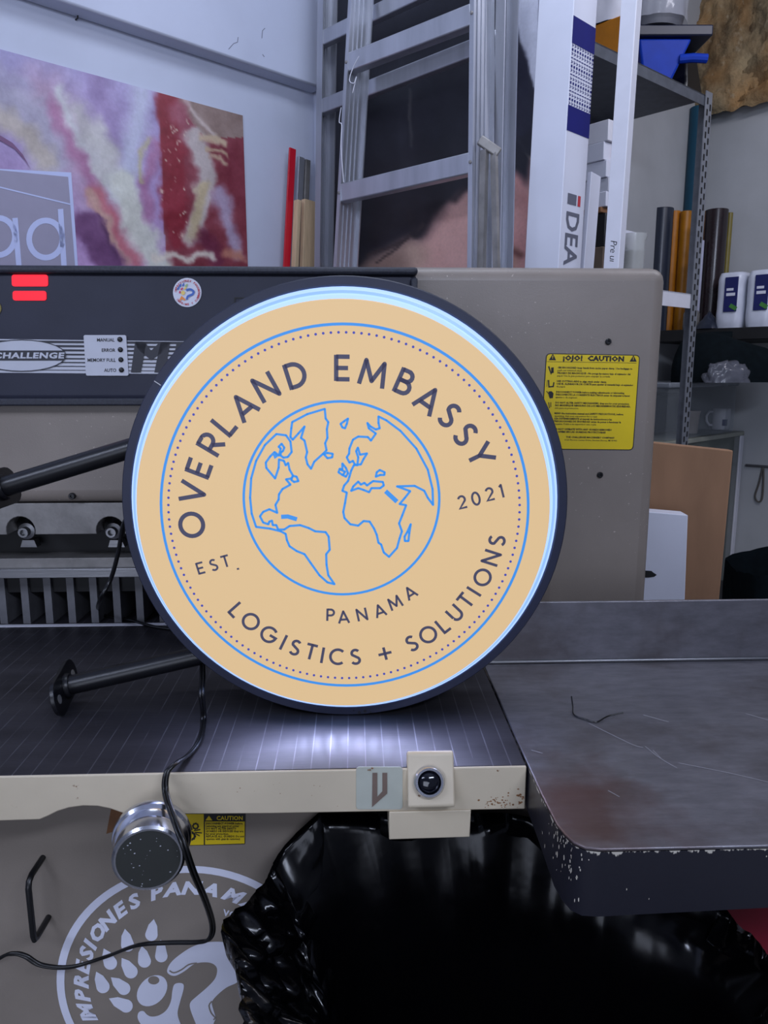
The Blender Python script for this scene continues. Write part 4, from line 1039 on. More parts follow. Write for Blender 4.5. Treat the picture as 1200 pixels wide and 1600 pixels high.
bot_it = list(zip('LOGISTICS+SOLUTIONS', [(369.6, 953), (392, 971), (420.6, 991.5), (443, 1003.5), (461.5, 1011.6), (486, 1018), (504, 1023.6), (528, 1026), (555.5, 1026), (601.5, 1021), (643.5, 1005), (669, 991.5), (692, 977), (711, 958), (727.5, 938), (740.4, 924), (754, 902), (767.4, 871.5), (776.4, 844.5)]))
ux, uz, ur = circ_fit([p for c, p in bot_it])
for part in (bot_it[:9], bot_it[9:10], bot_it[10:]): letters('tagline_lettering', part, 27, 0.165, lambda x, z, p: math.atan2(z - uz, x - ux) + math.pi / 2)
pan = list(zip('PANAMA', [(516, 960.5), (537, 964), (565.5, 960), (593.5, 954), (617, 941.5), (641, 926)]))
letters('place_lettering', pan, 20.5, 0.17, lambda x, z, p: math.radians(-2 + (p - 516) * 0.28))
est = list(zip('EST.', [(313.5, 887.4), (334, 882.6), (352.5, 876.6), (369.6, 881)]))
letters('est_lettering', est, 19.5, 0.165, lambda x, z, p: math.radians(15))
yr = list(zip('2021', [(722, 784.5), (743.5, 779), (765, 772), (784, 767)]))
letters('year_lettering', yr, 21.5, 0.16, lambda x, z, p: math.radians(15))

# mounting arms
def arm(a, e, plate_c, plate_n, hole=True):
    b = MB(); b.tube([a, e], 0.0142, 28); o = b.build('mounting_arm', black_metal, sign, smooth=True, ang=60)
    return o
a1 = P(235, 691, 1.075); e1 = P(2, 762, 1.068)
arm1 = arm(a1, e1, None, None)
dirv = (e1 - a1).normalized()
def bracket(c, d, up, L, W, par, t=0.006):
    up = (up - d * up.dot(d)).normalized(); sd_ = d.cross(up)
    pts = []
    for cx, cy, a0 in ((L, 0, 0), (-L, 0, 180)):
        for i in range(9):
            t_ = math.radians(a0 - 90 + 180 * i / 8); pts.append(c + up * (cx * (1 - W / L) + W * math.cos(t_)) + sd_ * (W * math.sin(t_)))
    b = MB(); b.prism(pts, d * t); pl = b.build('bracket_plate', black_metal, par, bevel=0.0008)
    for sgn in (1, -1):
        hc = c + up * (sgn * L * 0.66)
        b = MB(); b.lathe([(0.0, -0.0006), (0.0065, -0.0006), (0.0065, 0.001)], hc, d, 14); b.build('bolt_hole', steel_dull, pl)
    b = MB(); b.lathe([(0.0185, -0.0002), (0.0185, -0.004), (0.0165, -0.007)], c, d, 24); b.build('weld_collar', black_metal, pl, smooth=True)
    return pl
bracket(e1, dirv, Vector((0, 1.0, 0.0)), 0.058, 0.027, arm1)
a2 = P(330, 1020, 1.08); e2 = P(104, 1072, 1.055)
arm2 = arm(a2, e2, None, None)
d2v = (e2 - a2).normalized()
bracket(e2, d2v, Vector((0, 1.0, 0.12)), 0.058, 0.0255, arm2)
# power cord
cord_m = mat('cord_black', (12, 12, 14), 0.3, var=0.1)
c_up = smooth_path([P(204, 800, 1.11), P(192, 822, 1.12), P(185, 862, 1.13), P(173, 905, 1.14), P(155, 940, 1.16), hitz(154, 953, BZ + 0.004), hitz(164, 962, BZ + 0.0035), hitz(205, 969, BZ + 0.0035), hitz(240, 979, BZ + 0.0035), hitz(275, 984, BZ + 0.0035)], 6)
b = MB(); b.tube(c_up, 0.0033, 8, flat=1.0); b.build('power_cord', cord_m, sign, smooth='all')
b = MB()
c_dn = smooth_path([P(316, 1030, 1.085), P(316.5, 1060, 1.03), P(315, 1085, 0.99), hitz(318, 1122, BZ + 0.0036), hitz(313, 1153, BZ + 0.0036), hitz(296, 1178, BZ + 0.0036), P(273, 1194, AY - 0.012), P(260, 1210, AY - 0.024), P(259, 1240, AY - 0.034), P(272, 1280, 0.800), P(289, 1325, 0.780), P(303, 1365, 0.792), P(322, 1410, 0.835), P(332, 1445, AY), P(328, 1466, AY + 0.005), P(310, 1472, AY + 0.01), P(265, 1473, AY + 0.02), P(215, 1477, AY + 0.03), P(165, 1495, AY + 0.05), P(110, 1511, AY + 0.05), P(65, 1508, AY + 0.05), P(40, 1494, AY + 0.05), P(22, 1490, AY + 0.05), P(0, 1497, AY + 0.05), P(-60, 1540, AY + 0.05)], 7)
off = Vector((0.0019, 0, 0.0009))
b.tube([p + off for p in c_dn], 0.0023, 8); b.tube([p - off for p in c_dn], 0.0023, 8)
b.build('power_cord', cord_m, sign, smooth='all')

# ------------------------------------------------------------ bits on the side table
tie = MB(); tie.tube(smooth_path([hitz(893, 1088, TZ + 0.018), hitz(895, 1103, TZ + 0.008), hitz(897, 1117, TZ + 0.0018), hitz(915, 1124, TZ + 0.0016), hitz(932, 1128, TZ + 0.0016), hitz(950, 1119, TZ + 0.004), hitz(974, 1114, TZ + 0.008)], 6), 0.0011, 6)
tag(tie.build('wire_scrap', cord_m), 'short bent scrap of thin black wire lying on the steel side table', 'wire')

# ------------------------------------------------------------ bin with black bag
bag_c = Vector((0.13, 0.70, 0.0))
binr = empty('waste_bin', (bag_c.x, bag_c.y, 0), 0, 'open waste bin lined with a crumpled glossy black plastic bag below the bed', 'bin')
bag_m, bnt, bbs = nodes_of('black_bin_bag')
bbs.inputs['Base Color'].default_value = (*lin((5, 5, 7)), 1); bbs.inputs['Specular IOR Level'].default_value = 0.30
bnt.links.new(ramp(bnt, ntex(bnt, 18, 3), [(0.3, 0.10), (0.7, 0.26)]), bbs.inputs['Roughness'])
bump(bnt, bbs, ntex(bnt, 14, 3), 0.3, 0.002)
rim_pts = [P(500, 1268, 0.968), P(455, 1310, 0.955), P(428, 1347, 0.935), P(408, 1388, 0.905), P(352, 1442, 0.83), P(362, 1490, 0.775), P(378, 1550, 0.71), P(400, 1630, 0.63),
           Vector((-0.08, 0.50, 0.70)), Vector((0.05, 0.43, 0.68)), Vector((0.16, 0.41, 0.68)), Vector((0.30, 0.44, 0.68)), Vector((0.41, 0.52, 0.70)), Vector((0.46, 0.62, 0.72)),
           P(1235, 1530, 0.72), P(1195, 1482, 0.78), P(1150, 1438, 0.84), P(1110, 1408, 0.87), P(1040, 1380, 0.90), P(960, 1345, 0.935), P(880, 1300, 0.96), P(800, 1272, 0.97), P(650, 1272, 0.975)]
rp3 = smooth_path(rim_pts + [rim_pts[0]], 16)[:-1]
NR = len(rp3)
prof = [(-1.0, 0.02), (-0.96, 0.25), (-0.90, 0.45), (-0.60, 0.60), (-0.25, 0.68)] + [(-0.12, None), (0.0, None)] + [(0.015 + 0.925 * (i / 74) ** 1.15, None) for i in range(75)]
def cr(p, f, s): return noise.ridged_multi_fractal(p * f, 0.9, 2.1, 4, 0.9, 2.0) * s
vsb = []; 
for j, (t, zabs) in enumerate(prof):
    for i, r in enumerate(rp3):
        rad_ = Vector((r.x - bag_c.x, r.y - bag_c.y, 0)); L = rad_.length; n_ = rad_.normalized()
        th = math.atan2(n_.y, n_.x)
        if t < 0:
            k = 0.90 - 0.08 * (-t) if zabs is not None else 0.985
            zz_ = zabs if zabs is not None else r.z - 0.03
            p = Vector((bag_c.x, bag_c.y, 0)) + n_ * (L * k) + UP * min(zz_, r.z - 0.01)
            p = p + n_ * (0.012 * noise.noise(Vector((th * 6, zz_ * 6, 3))))
        else:
            depth = 0.62 * t
            wl = max(0.0, 1 - abs(abs(th) - 3.0) / 0.75) ** 0.5
            wr = max(0.0, 1 - abs(th + 0.15) / 0.5)
            k = 1.0 - 0.02 * min(1, t * 4) - 0.07 * t - 0.62 * wl * min(1, t / 0.5) ** 0.8 - 0.3 * wr * min(1, t / 0.5)
            p = Vector((bag_c.x, bag_c.y, r.z - depth)) + n_ * (L * k)
            amp = 1.0 if t > 0.0 else 0.4
            lump = math.exp(-((t - 0.12) / 0.14) ** 2) * (1.0 if (-1.2 > th or th > 2.45 or -0.9 < th < 0.5) else 0.12)
            lump = max(lump, 1.1 * wl * math.exp(-((t - 0.2) / 0.25) ** 2))
            fq = 3.4 if th > 2.45 or th < -1.2 else 1.3
            p += n_ * (0.030 * amp * (cr(Vector((th * fq, t * 3.0 * fq / 1.3, 5.0)), 2.2, 1.0) - 0.9) * (0.18 + lump))
            p += n_ * (0.010 * noise.noise(Vector((th * 7, t * 0.8, 9))) * min(1, t * 3))
            if lump > 0.15:
                dv_ = noise.voronoi(p * 11.0)[0]; p += n_ * (0.030 * min(1, lump) * (dv_[1] - dv_[0] - 0.25)); p += UP * (0.016 * min(1, lump) * (dv_[0] - 0.4))
            p += UP * (0.010 * lump * noise.noise(Vector((th * 6, t * 12, 2))))
            if p.y > 0.975: p.y = 0.975
        vsb.append(p)
fsb = [(j*NR+i, j*NR+(i+1) % NR, (j+1)*NR+(i+1) % NR, (j+1)*NR+i) for j in range(len(prof) - 1) for i in range(NR)]
vsb.append(Vector((bag_c.x, bag_c.y, 0.06))); fsb += [((len(prof) - 1) * NR + i, (len(prof) - 1) * NR + (i + 1) % NR, len(vsb) - 1) for i in range(NR)]
MB().add(vsb, fsb).build('bin_bag', bag_m, binr, smooth='all')
b = MB(); b.lathe([(0.195, 0.005), (0.205, 0.2), (0.21, 0.38), (0.203, 0.38), (0.20, 0.2), (0.195, 0.012)], (bag_c.x, bag_c.y, 0), (0, 0, 1), 32); b.build('bin_body', black_plastic, binr, smooth=True)

# red board leaning to the right of the bin
b = MB(); q = [P(1095, 1395, 1.02), P(1300, 1380, 1.02)]
rb0 = P(1105, 1480, 1.02)
b.obox((0.66, 1.03, 0.36), (0.20, 0, 0), (0, 0.012, 0), (0, 0, 0.36)); red = b.build('red_board', red_cloth, bevel=0.003)
tag(red, 'deep red board standing on the floor beneath the side table', 'board')

# ------------------------------------------------------------ ladder leaning on the partition
def on_line(px, py, s):                 # sight line meets the vertical plane X + Y = s
    return hit(px, py, sd(s, 0, 0), D1)
lad = empty('ladder', on_line(630, 400, 2.0) * 1.0, 0, 'aluminium extension ladder leaning against the portrait print', 'ladder')
lb = lad.location.copy(); lad.location.z = 0; WM[lad.name] = Matrix.Translation(lad.location)
def lean(top_px, bot_px, s_top, s_bot):
    a = on_line(*top_px, s_top); b_ = on_line(*bot_px, s_bot); d = (b_ - a)
    return a - d * 0.12, a + d * ((0.0 - a.z) / d.z), d
DEEP = Vector((1, 1, 0)).normalized()
def rail(outer_top, outer_bot, s_t, s_b, inward, depth, w, par=lad, name='rail'):
    a, g, d = lean(outer_top, outer_bot, s_t, s_b)
    ax = (-D2) * inward                  # pointing to the inside of the ladder
    b = MB(); t = 0.004
    b.beam(a + ax * 0.0 + DEEP * depth / 2, g + DEEP * depth / 2, DEEP, depth, t)               # web
    b.beam(a + ax * w / 2, g + ax * w / 2, ax, w, t)                                            # front flange
    b.beam(a + ax * w / 2 + DEEP * depth, g + ax * w / 2 + DEEP * depth, ax, w, t)              # rear flange
    for k in (0.3, 0.5, 0.7):
        b.beam(a + ax * 0.003 + DEEP * depth * k, g + ax * 0.003 + DEEP * depth * k, DEEP, 0.004, 0.004)
    return b.build(name, alu, par), a, g, d
SF_T, SF_B = 2.10, 2.02
# channel sections: flanges towards the outside, so the grooved web shows on the inside face
lr, la, lg, ld = rail((545, 0), (522, 411), SF_T, SF_B, 1, 0.075, 0.012)
rr_, ra, rg, rd = rail((735, 0), (731, 418), SF_T, SF_B, 1, 0.075, 0.012)
def along(a, g, z):
    t = (z - a.z) / (g.z - a.z); return a + (g - a) * t
def rung(z0, h, A, G, A2, G2, depth0, depth1, tilt=0.0, name='rung'):
    p = along(A, G, z0); q = along(A2, G2, z0 + tilt)
    b = MB(); dd = (depth0 + depth1) / 2
    b.obox((p + q) / 2 + DEEP * dd, (q - p) / 2, DEEP * ((depth1 - depth0) / 2), UP * (h / 2))
    return b.build(name, alu, lad, bevel=0.003)
z_r2 = on_line(552, 98, SF_T).z; z_r3 = on_line(536, 297, SF_B).z
for k in range(0, 7):
    z = z_r2 + (z_r3 - z_r2) * k
    if z > 0.1: rung(z, 0.046, la, lg, ra, rg, 0.0, 0.03)
# rear section
SR = 2.235
rl, rla, rlg, _ = rail((497, 0), (492, 411), SR, SR - 0.03, 1, 0.05, 0.025, name='rear_rail')
r2, rra, rrg, _ = rail((776, 0), (768, 418), SR - 0.03, SR - 0.07, 1, 0.05, 0.025, name='rear_rail')
z0 = on_line(520, 52, SR).z; zB = along(rla, rlg, 1.0).z
zB = on_line(660, 110, SR).z
for z in (z0, zB, zB - 0.95, zB - 1.27):
    if z > 0.1: rung(z, 0.040, rla, rlg, rra, rrg, 0.0, 0.025, name='rear_rung')
for z in (z_r2, z_r3):
    for A_, G_ in ((la, lg), (ra, rg)):
        p = along(A_, G_, z) - D2 * 0.006
        b = MB(); b.lathe([(0.004, 0.0), (0.004, -0.004), (0.0022, -0.005), (0, -0.005)], p, DEEP, 10); b.build('rivet', steel_dull, lad)
# guide hook on the right rail
hk = on_line(749, 218, 2.06); hk2 = on_line(780, 240, 2.10)
b = MB(); b.beam(hk, hk2, UP, 0.022, 0.012); b.build('guide_hook', steel_dull, lad, bevel=0.003)
b = MB(); b.beam(on_line(757, 235, 2.075), on_line(752, 430, 2.05), D2, 0.016, 0.012); b.beam(on_line(772, 240, 2.09), on_line(776, 430, 2.06), D2, 0.014, 0.010); b.build('hook_arm', steel_dull, lad)
b = MB(); b.tube(smooth_path([on_line(561, 88, 2.07), on_line(552, 105, 2.07), on_line(546, 125, 2.065), on_line(553, 130, 2.06), on_line(557, 120, 2.07), on_line(551, 145, 2.06)], 5), 0.0012, 6); b.build('tie_string', white_plastic, lad)
b = MB(); b.tube(smooth_path([on_line(533, 168, 2.04), on_line(530, 190, 2.04), on_line(534, 196, 2.04), on_line(533, 230, 2.035), on_line(537, 285, 2.03)], 5), 0.0012, 6); b.build('tie_string', white_plastic, lad)

# ------------------------------------------------------------ lengths of strip in the corner
def strip_thing(name, m, px_top, px_bot, s, d_off, w, t, label, cat, z_end=0.0):
    n = D2
    p0 = sd(0, W1d - d_off, 0)
    a = hit(*px_top, p0, D2); c_ = hit(*px_bot, p0, D2)
    dv = c_ - a; e = a + dv * ((z_end - a.z) / dv.z)
    b = MB(); b.beam(a, e, D1, w, t); o = b.build(name, m, bevel=0.001)
    return tag(o, label, cat)
strip_thing('acrylic_strip', red_strip, (457, 232), (448, 409), 0, 0.06, 0.024, 0.006, 'narrow bright red strip standing in the corner beside the ladder', 'strip')
strip_thing('aluminium_profile', alu, (470, 246), (462, 409), 0, 0.04, 0.022, 0.012, 'pale metal profile standing right behind the red strip', 'metal profile')
strip_thing('aluminium_profile', steel_dull, (480, 250), (474, 409), 0, 0.04, 0.018, 0.012, 'dull grey metal profile between the pale profile and the ladder', 'metal profile')
strip_thing('wood_batten', wood, (465, 313), (461, 409), 0, 0.09, 0.014, 0.02, 'thin pale wooden batten standing beside the red strip', 'batten')
strip_thing('wood_plank', wood, (484, 314), (481, 409), 0, 0.085, 0.052, 0.018, 'wider pale wooden plank standing next to the rear ladder rail', 'plank')

# ------------------------------------------------------------ tall carton, sheet and white post
def tall(name, m, top, bot, Y, w1, w2, ztop, label, cat, parent_parts=True):
    """upright box whose near vertical edge runs through two photo points; w1 along D2, w2 along D1"""
    a = P(*top, Y); c_ = P(*bot, Y * 0.985); dv = c_ - a
    A_ = a - dv * ((ztop - a.z) / -dv.z) if ztop else a
    e = a + dv * ((0.0 - a.z) / dv.z)
    return A_, e
A_, E_ = tall('carton', white_card, (897, 0), (872, 420), 1.90, 0.08, 0.1, 2.75, '', '')
Bw1 = 0.095; Bw2 = 0.098
Lc = 2.42
carton = empty('tall_carton', E_, 0, 'tall slim white carton with dark blue bands beside the portrait print', 'carton')
def cart(s, h, out=0.0):                 # s along the printed face, h height
    dv = (A_ - E_); t = h / dv.z
    return E_ + dv * t + D1 * s - (D2 * -1) * 0 - D2 * out
b = MB(); base = [E_, E_ + D1 * Bw2, E_ + D1 * Bw2 + D2 * Bw1, E_ + D2 * Bw1]
b.prism([Vector((p.x, p.y, 0.0)) for p in base], A_ - E_); cb = b.build('carton_body', white_card, carton, bevel=0.0015)
def face_h(px, py):                      # pixel on the printed face -> (s, h)
    p = hit(px, py, (A_ + E_) / 2, D2)
    dv = A_ - E_; t = (p.z - E_.z) / dv.z; q = p - (E_ + dv * t); return q.dot(D1), p.z
def cpt(s, h): return cart(s, h, 0.0008)
def band(y0, y1):
    h0_ = face_h(894, y0)[1]; h1_ = face_h(894, y1)[1]
    b = MB(); b.poly([cpt(0.0005, h0_), cpt(Bw2 - 0.0005, h0_), cpt(Bw2 - 0.0005, h1_), cpt(0.0005, h1_)]); b.build('blue_band', blue_print, carton); return h0_, h1_
t0, t1 = band(17, 62); u0, u1 = band(163, 204)
b = MB()
rows = 15
for i in range(rows):
    h = t1 + (u0 - t1) * (i + 0.5) / rows; hh = abs(u0 - t1) / rows
    for k in range(9):
        s = Bw2 * (k + 0.5) / 9
        if i % 4 == 3: b.poly([cpt(s - 0.0042, h - hh * .12), cpt(s + 0.0042, h - hh * .12), cpt(s + 0.0042, h + hh * .12), cpt(s - 0.0042, h + hh * .12)])
        elif i % 2: b.poly([cpt(s - 0.003, h - hh * .3), cpt(s + 0.003, h - hh * .3), cpt(s + 0.003, h + hh * .3), cpt(s - 0.003, h + hh * .3)])
        else: b.ribbon([(s - .003, h + hh * .3), (s + .003, h), (s - .003, h - hh * .3)], 0.002, cpt)
b.build('arrow_pattern', blue_print, carton, kind='stuff')
hA = face_h(885, 416)[1]; hB = face_h(892, 294)[1]
b = MB(); ln = hB - hA
put_text(b, text_geo('DEA', 1.0, 0, 0.018, 'LEFT', 1.0), lambda x, y: cpt(0.022 + y * 0.078, hB - 0.047 - x * (ln - 0.047) / 1.98))
b.ribbon([(0.022, hB - 0.022), (0.060, hB - 0.022)], 0.024, lambda s, h: cpt(s, h))
b.build('carton_lettering', grey_print, carton)
b = MB(); b.ribbon([(0.066, hB - 0.022), (0.078, hB - 0.022)], 0.024, cpt); b.build('letter_dot', red_ink, carton)
# white sheet beside the carton
a = P(917, 269, 1.97); c_ = P(905, 420, 1.95); dv = c_ - a; e = a + dv * (-a.z / dv.z)
b = MB(); b.beam(a + D1 * 0.034, e + D1 * 0.034, D1, 0.045, 0.012); tag(b.build('foam_sheet', white_card, bevel=0.001), 'narrow white foam sheet standing between the blue-banded carton and the shelf', 'sheet')
# white square post
a = P(995, 0, 1.80); c_ = P(966, 420, 1.77); dv = c_ - a; e = a + dv * (-a.z / dv.z); a = a - dv * 0.35
post = empty('white_post', e, 0, 'white square post with pen scribble leaning in front of the grey rack', 'post')
pw1, pw2 = 0.037, 0.024
b = MB(); b.prism([Vector((p.x, p.y, 0)) for p in (e, e + D1 * pw2, e + D1 * pw2 + D2 * pw1, e + D2 * pw1)], a - e); b.build('post_body', white_plastic, post, bevel=0.0015)
dvp = a - e
def ppt(px, py): return hit(px, py, e - D1 * 0.0006, D1)
b = MB()
put_text(b, text_geo('Pre u\u0131', 15, 0.15, 0, 'LEFT', 0.95), lambda x, y: ppt(954.5 + y * 0.95 - x * 0.06, 375 + x))
b.build('pen_scribble', ink, post)

# ------------------------------------------------------------ grey rack
RY1, = (2.40,)
n1 = P(930, 65, RY1); zsh = n1.z
n2 = hitz(1110, 152, zsh)
RL = (n2 - n1); ru = Vector((RL.x, RL.y, 0)).normalized(); rv = Vector((-ru.y, ru.x, 0))
RD = 0.40
n0 = n1 - ru * 0.10; n3 = n2
rack = empty('shelf_rack', ((n0 + n3) / 2 + rv * RD / 2) * 1.0, 0, 'grey steel shelving rack with perforated uprights behind the white post', 'rack')
rack.location.z = 0; WM[rack.name] = Matrix.Translation(rack.location)
def rk(s, t, z): return Vector((n0.x, n0.y, 0)) + ru * s + rv * t + UP * z
RLEN = (n3 - n0).length
def shelf(z, m, lip=0.035):
    b = MB(); b.prism([rk(0, 0, z - 0.004), rk(RLEN, 0, z - 0.004), rk(RLEN, RD, z - 0.004), rk(0, RD, z - 0.004)], (0, 0, 0.004))
    b.prism([rk(0, 0, z - lip), rk(RLEN, 0, z - lip), rk(RLEN, 0.003, z - lip), rk(0, 0.003, z - lip)], (0, 0, lip))
    b.prism([rk(0, RD - 0.003, z - lip), rk(RLEN, RD - 0.003, z - lip), rk(RLEN, RD, z - lip), rk(0, RD, z - lip)], (0, 0, lip))
    return b.build('shelf_board', m, rack)
zs2 = P(1050, 458, 2.80).z
shelf(zsh, shelf_grey); shelf(zs2, white_plastic, 0.05); shelf(1.02, shelf_grey); shelf(0.35, shelf_grey)
upz = zsh + 0.012
slots = None
for s, t in ((0, 0), (RLEN, 0), (0, RD), (RLEN, RD)):
    b = MB(); w = 0.045; ss = -1 if s > 0 else 1; tt = -1 if t > 0 else 1
    s_ = s + (0.004 if s > 0 else -0.004); t__ = t + (0.004 if t > 0 else -0.004)
    b.obox(rk(s_ + ss * w / 2, t__, upz / 2), ru * (w / 2), rv * 0.0015, UP * (upz / 2))
    b.obox(rk(s_, t__ + tt * w / 2, upz / 2), ru * 0.0015, rv * (w / 2), UP * (upz / 2))
    up_ = b.build('upright', galv, rack)
    if t == 0 and s > 0:
        b = MB(); z = 0.9
        while z < upz - 0.03:
            for off_ in (0.012, 0.032):
                c_ = rk(s_ - off_, t__ - 0.0022, z + (0.018 if off_ > 0.02 else 0)); b.obox(c_, ru * 0.004, rv * 0.0006, UP * 0.010)
            z += 0.036
        b.build('upright_slots', black_dark, up_, kind='stuff')
# on the rack: top shelf
def pz(px, py, z): return hitz(px, py, z)
def on_rack(px, s_frac=None, t=0.1):
    pass
def rack_at(px, t):                       # where the sight plane of column px meets the rack at depth t from its front
    d = ray(px, 60); d = Vector((d.x, d.y, 0)); o = Vector((n0.x, n0.y, 0)) + rv * t
    # intersect 2D: o + ru*s = CAM + d*k
    M2 = np.array([[ru.x, -d.x], [ru.y, -d.y]]); r = np.array([CAM.x - o.x, CAM.y - o.y]); s, k = np.linalg.solve(M2, r)
    return s
zt0 = zsh + 0.001
# blue tub with navy lid and handle
EX, EY = Vector((1, 0, 0)), Vector((0, 1, 0))
c0_ = rk(rack_at(1027, 0.09), 0.09, zt0)
tub = empty('blue_tub', c0_, 0, 'bright blue plastic tub with wide navy lid and side handle on the top rack shelf', 'tub')
b = MB()
b.add([c0_ + EX * -.05 + EY * -.045, c0_ + EX * .035 + EY * -.045, c0_ + EX * .035 + EY * .05, c0_ + EX * -.05 + EY * .05,
       c0_ + EX * -.08 + EY * -.06 + UP * .135, c0_ + EX * .095 + EY * -.06 + UP * .135, c0_ + EX * .095 + EY * .06 + UP * .135, c0_ + EX * -.08 + EY * .06 + UP * .135],
      [(3,2,1,0),(4,5,6,7),(0,1,5,4),(1,2,6,5),(2,3,7,6),(3,0,4,7)])
b.build('tub_body', blue_plastic, tub, bevel=0.008)
b = MB(); b.obox(c0_ + UP * 0.1525 + EX * 0.02, EX * 0.135, EY * 0.075, UP * 0.017); b.build('tub_lid', navy, tub, bevel=0.005)
b = MB(); h = c0_ + EX * 0.06 - EY * 0.05 + UP * 0.075; b.tube([h, h + EX * 0.04 - EY * 0.01, h + EX * 0.085 - EY * 0.012 - UP * 0.003], 0.014, 10); b.build('tub_handle', blue_plastic, tub, smooth=True)
# black box beside it
c0_ = rk(RLEN - 0.085, 0.09, zt0)
b = MB(); b.add([c0_ + ru * -.04 - rv * .07, c0_ + ru * .075 - rv * .07, c0_ + ru * .075 + rv * .07, c0_ + ru * -.04 + rv * .07, c0_ + ru * -.02 - rv * .05 + UP * .13, c0_ + ru * .05 - rv * .05 + UP * .13, c0_ + ru * .05 + rv * .05 + UP * .13, c0_ + ru * -.02 + rv * .05 + UP * .13], [(3,2,1,0),(4,5,6,7),(0,1,5,4),(1,2,6,5),(2,3,7,6),(3,0,4,7)])
tag(b.build('black_case', black_plastic, bevel=0.008), 'sloping black plastic case at the far end of the top rack shelf', 'case')
# grey drum wrapped in film, on the tub lid
c0_ = tub.location + UP * 0.1705 + EX * -0.015 + EY * 0.0
drum = empty('grey_drum', c0_, 0, 'grey round drum wrapped in clear film standing on the navy tub lid', 'drum')
b = MB(); b.lathe([(0.085, 0.0), (0.098, 0.05), (0.10, 0.30), (0.09, 0.36), (0, 0.36)], c0_, (0, 0, 1), 28); b.build('drum_body', mat('drum_grey', (84, 86, 94), 0.5), drum, smooth=True)
film = mat('clear_film', (215, 218, 228), 0.12, var=0.05, bmp=0.8, bs=30, alpha=0.32)
b = MB()
def fl(u, v):
    th = u * 2 * math.pi; r = 0.103 + 0.012 * noise.noise(Vector((math.cos(th) * 3, math.sin(th) * 3, v * 5)))
    return c0_ + Vector((r * math.cos(th), r * math.sin(th), 0.02 + v * 0.36))
b.grid(fl, 40, 14); b.build('film_wrap', film, drum, smooth='all')
# orange box under a white bag
c0_ = rk(rack_at(950, 0.10), 0.11, zt0)
b = MB(); b.obox(c0_ + UP * 0.06, ru * 0.05, rv * 0.09, UP * 0.06); tag(b.build('orange_box', orange_m, bevel=0.004), 'orange box beside the white post on the top rack shelf', 'box')
c0_ = c0_ + UP * 0.121
b = MB()
def wb(u, v):
    th = u * 2 * math.pi; ph = v * math.pi / 2; k = 1 + 0.18 * noise.noise(Vector((math.cos(th) * 2, math.sin(th) * 2, v * 3)))
    return c0_ + ru * (0.055 * k * math.cos(th) * math.cos(ph) ** .5) + rv * (0.085 * k * math.sin(th) * math.cos(ph) ** .5) + UP * (0.15 * math.sin(ph))
b.grid(wb, 32, 10); tag(b.build('white_bag', white_plastic, smooth='all'), 'rumpled white bag lying on top of the orange box', 'bag')
# middle shelf: stacked stationery next to the post
zm = zs2 + 0.001
rng = random.Random(8)
def stack_item(name, s, t, z, hx, hy, hz, m, label, cat, rot=0.0, group=None):
    c_ = rk(s, t, z + hz); cu, su = math.cos(rot), math.sin(rot)
    b = MB(); b.obox(c_, (ru * cu + rv * su) * hx, (rv * cu - ru * su) * hy, UP * hz)
    return tag(b.build(name, m, bevel=0.002), label, cat, group)
s0 = rack_at(931, 0.12)
stack_item('brown_box', s0, 0.12, zm, 0.055, 0.10, 0.055, mat('walnut_board', (92, 78, 66), 0.7), 'low brown box at the bottom of the stack beside the white post', 'box')
stack_item('black_box', s0 + .004, 0.12, zm + 0.111, 0.053, 0.098, 0.05, black_plastic, 'black printed box in the stack beside the white post', 'box')
medal = MB(); cc_ = rk(s0 - 0.02, 0.12 - 0.1, zm + 0.161); medal.lathe([(0.016, 0.0015), (0.016, -0.0005), (0, -0.0005)], cc_ , rv, 20); medal.build('gold_emblem', gold_m, bpy.data.objects['black_box'])
z_ = zm + 0.212
specs = [('tan_folder', kraft, 0.008, 'thin tan folder between the black box and the white paper packs', 'folder'), ('paper_pack', white_card, 0.022, 'white paper pack directly above the tan folder', 'paper pack'), ('paper_pack', silver_print, 0.02, 'pale grey paper pack in the middle of the stationery stack', 'paper pack'),
         ('paper_pack', white_card, 0.024, 'white paper pack under the orange labelled pack', 'paper pack'), ('label_pack', white_card, 0.026, 'white pack with an orange label near the top of the stack', 'paper pack'), ('paper_pack', white_plastic, 0.03, 'topmost white pack of the stack under the upper shelf', 'paper pack')]
for i, (nm, m, hz, lab, cat) in enumerate(specs):
    ob = stack_item(nm, s0 + rng.uniform(-.008, .008), 0.12 + rng.uniform(-.006, .006), z_, 0.052, 0.095, hz, m, lab, cat, rng.uniform(-.05, .05))
    if nm == 'label_pack':
        b = MB(); cc_ = rk(s0 - 0.0, 0.12 - 0.1035, z_ + hz); b.obox(cc_, ru * 0.02, rv * 0.0006, UP * 0.014); b.build('orange_label', mat('orange_label_ink', (206, 96, 40), 0.5), ob)
    z_ += 2 * hz + 0.001
stack_item('white_box', rack_at(981, 0.16), 0.16, zm, 0.035, 0.05, 0.10, white_card, 'small plain white box right of the white post', 'box')
# clear jar on the middle shelf
c0_ = rk(rack_at(1008, 0.09), 0.09, zm)
jar = empty('clear_jar', c0_, 0, 'clear plastic jar beside the small white box on the rack', 'jar')
b = MB(); b.lathe([(0.035, 0.0), (0.038, 0.01), (0.038, 0.16), (0.043, 0.175), (0.043, 0.185), (0.034, 0.185), (0.034, 0.012), (0, 0.012)], c0_, (0, 0, 1), 24); b.build('jar_body', mat('jar_clear', (205, 208, 206), 0.15, var=0.05, alpha=0.45), jar, smooth=True)
b = MB(); b.lathe([(0.030, 0.013), (0.030, 0.13), (0, 0.132)], c0_, (0, 0, 1), 16); b.build('jar_contents', mat('jar_mix', (120, 112, 100), 0.6, var=0.5, vs=60), jar)

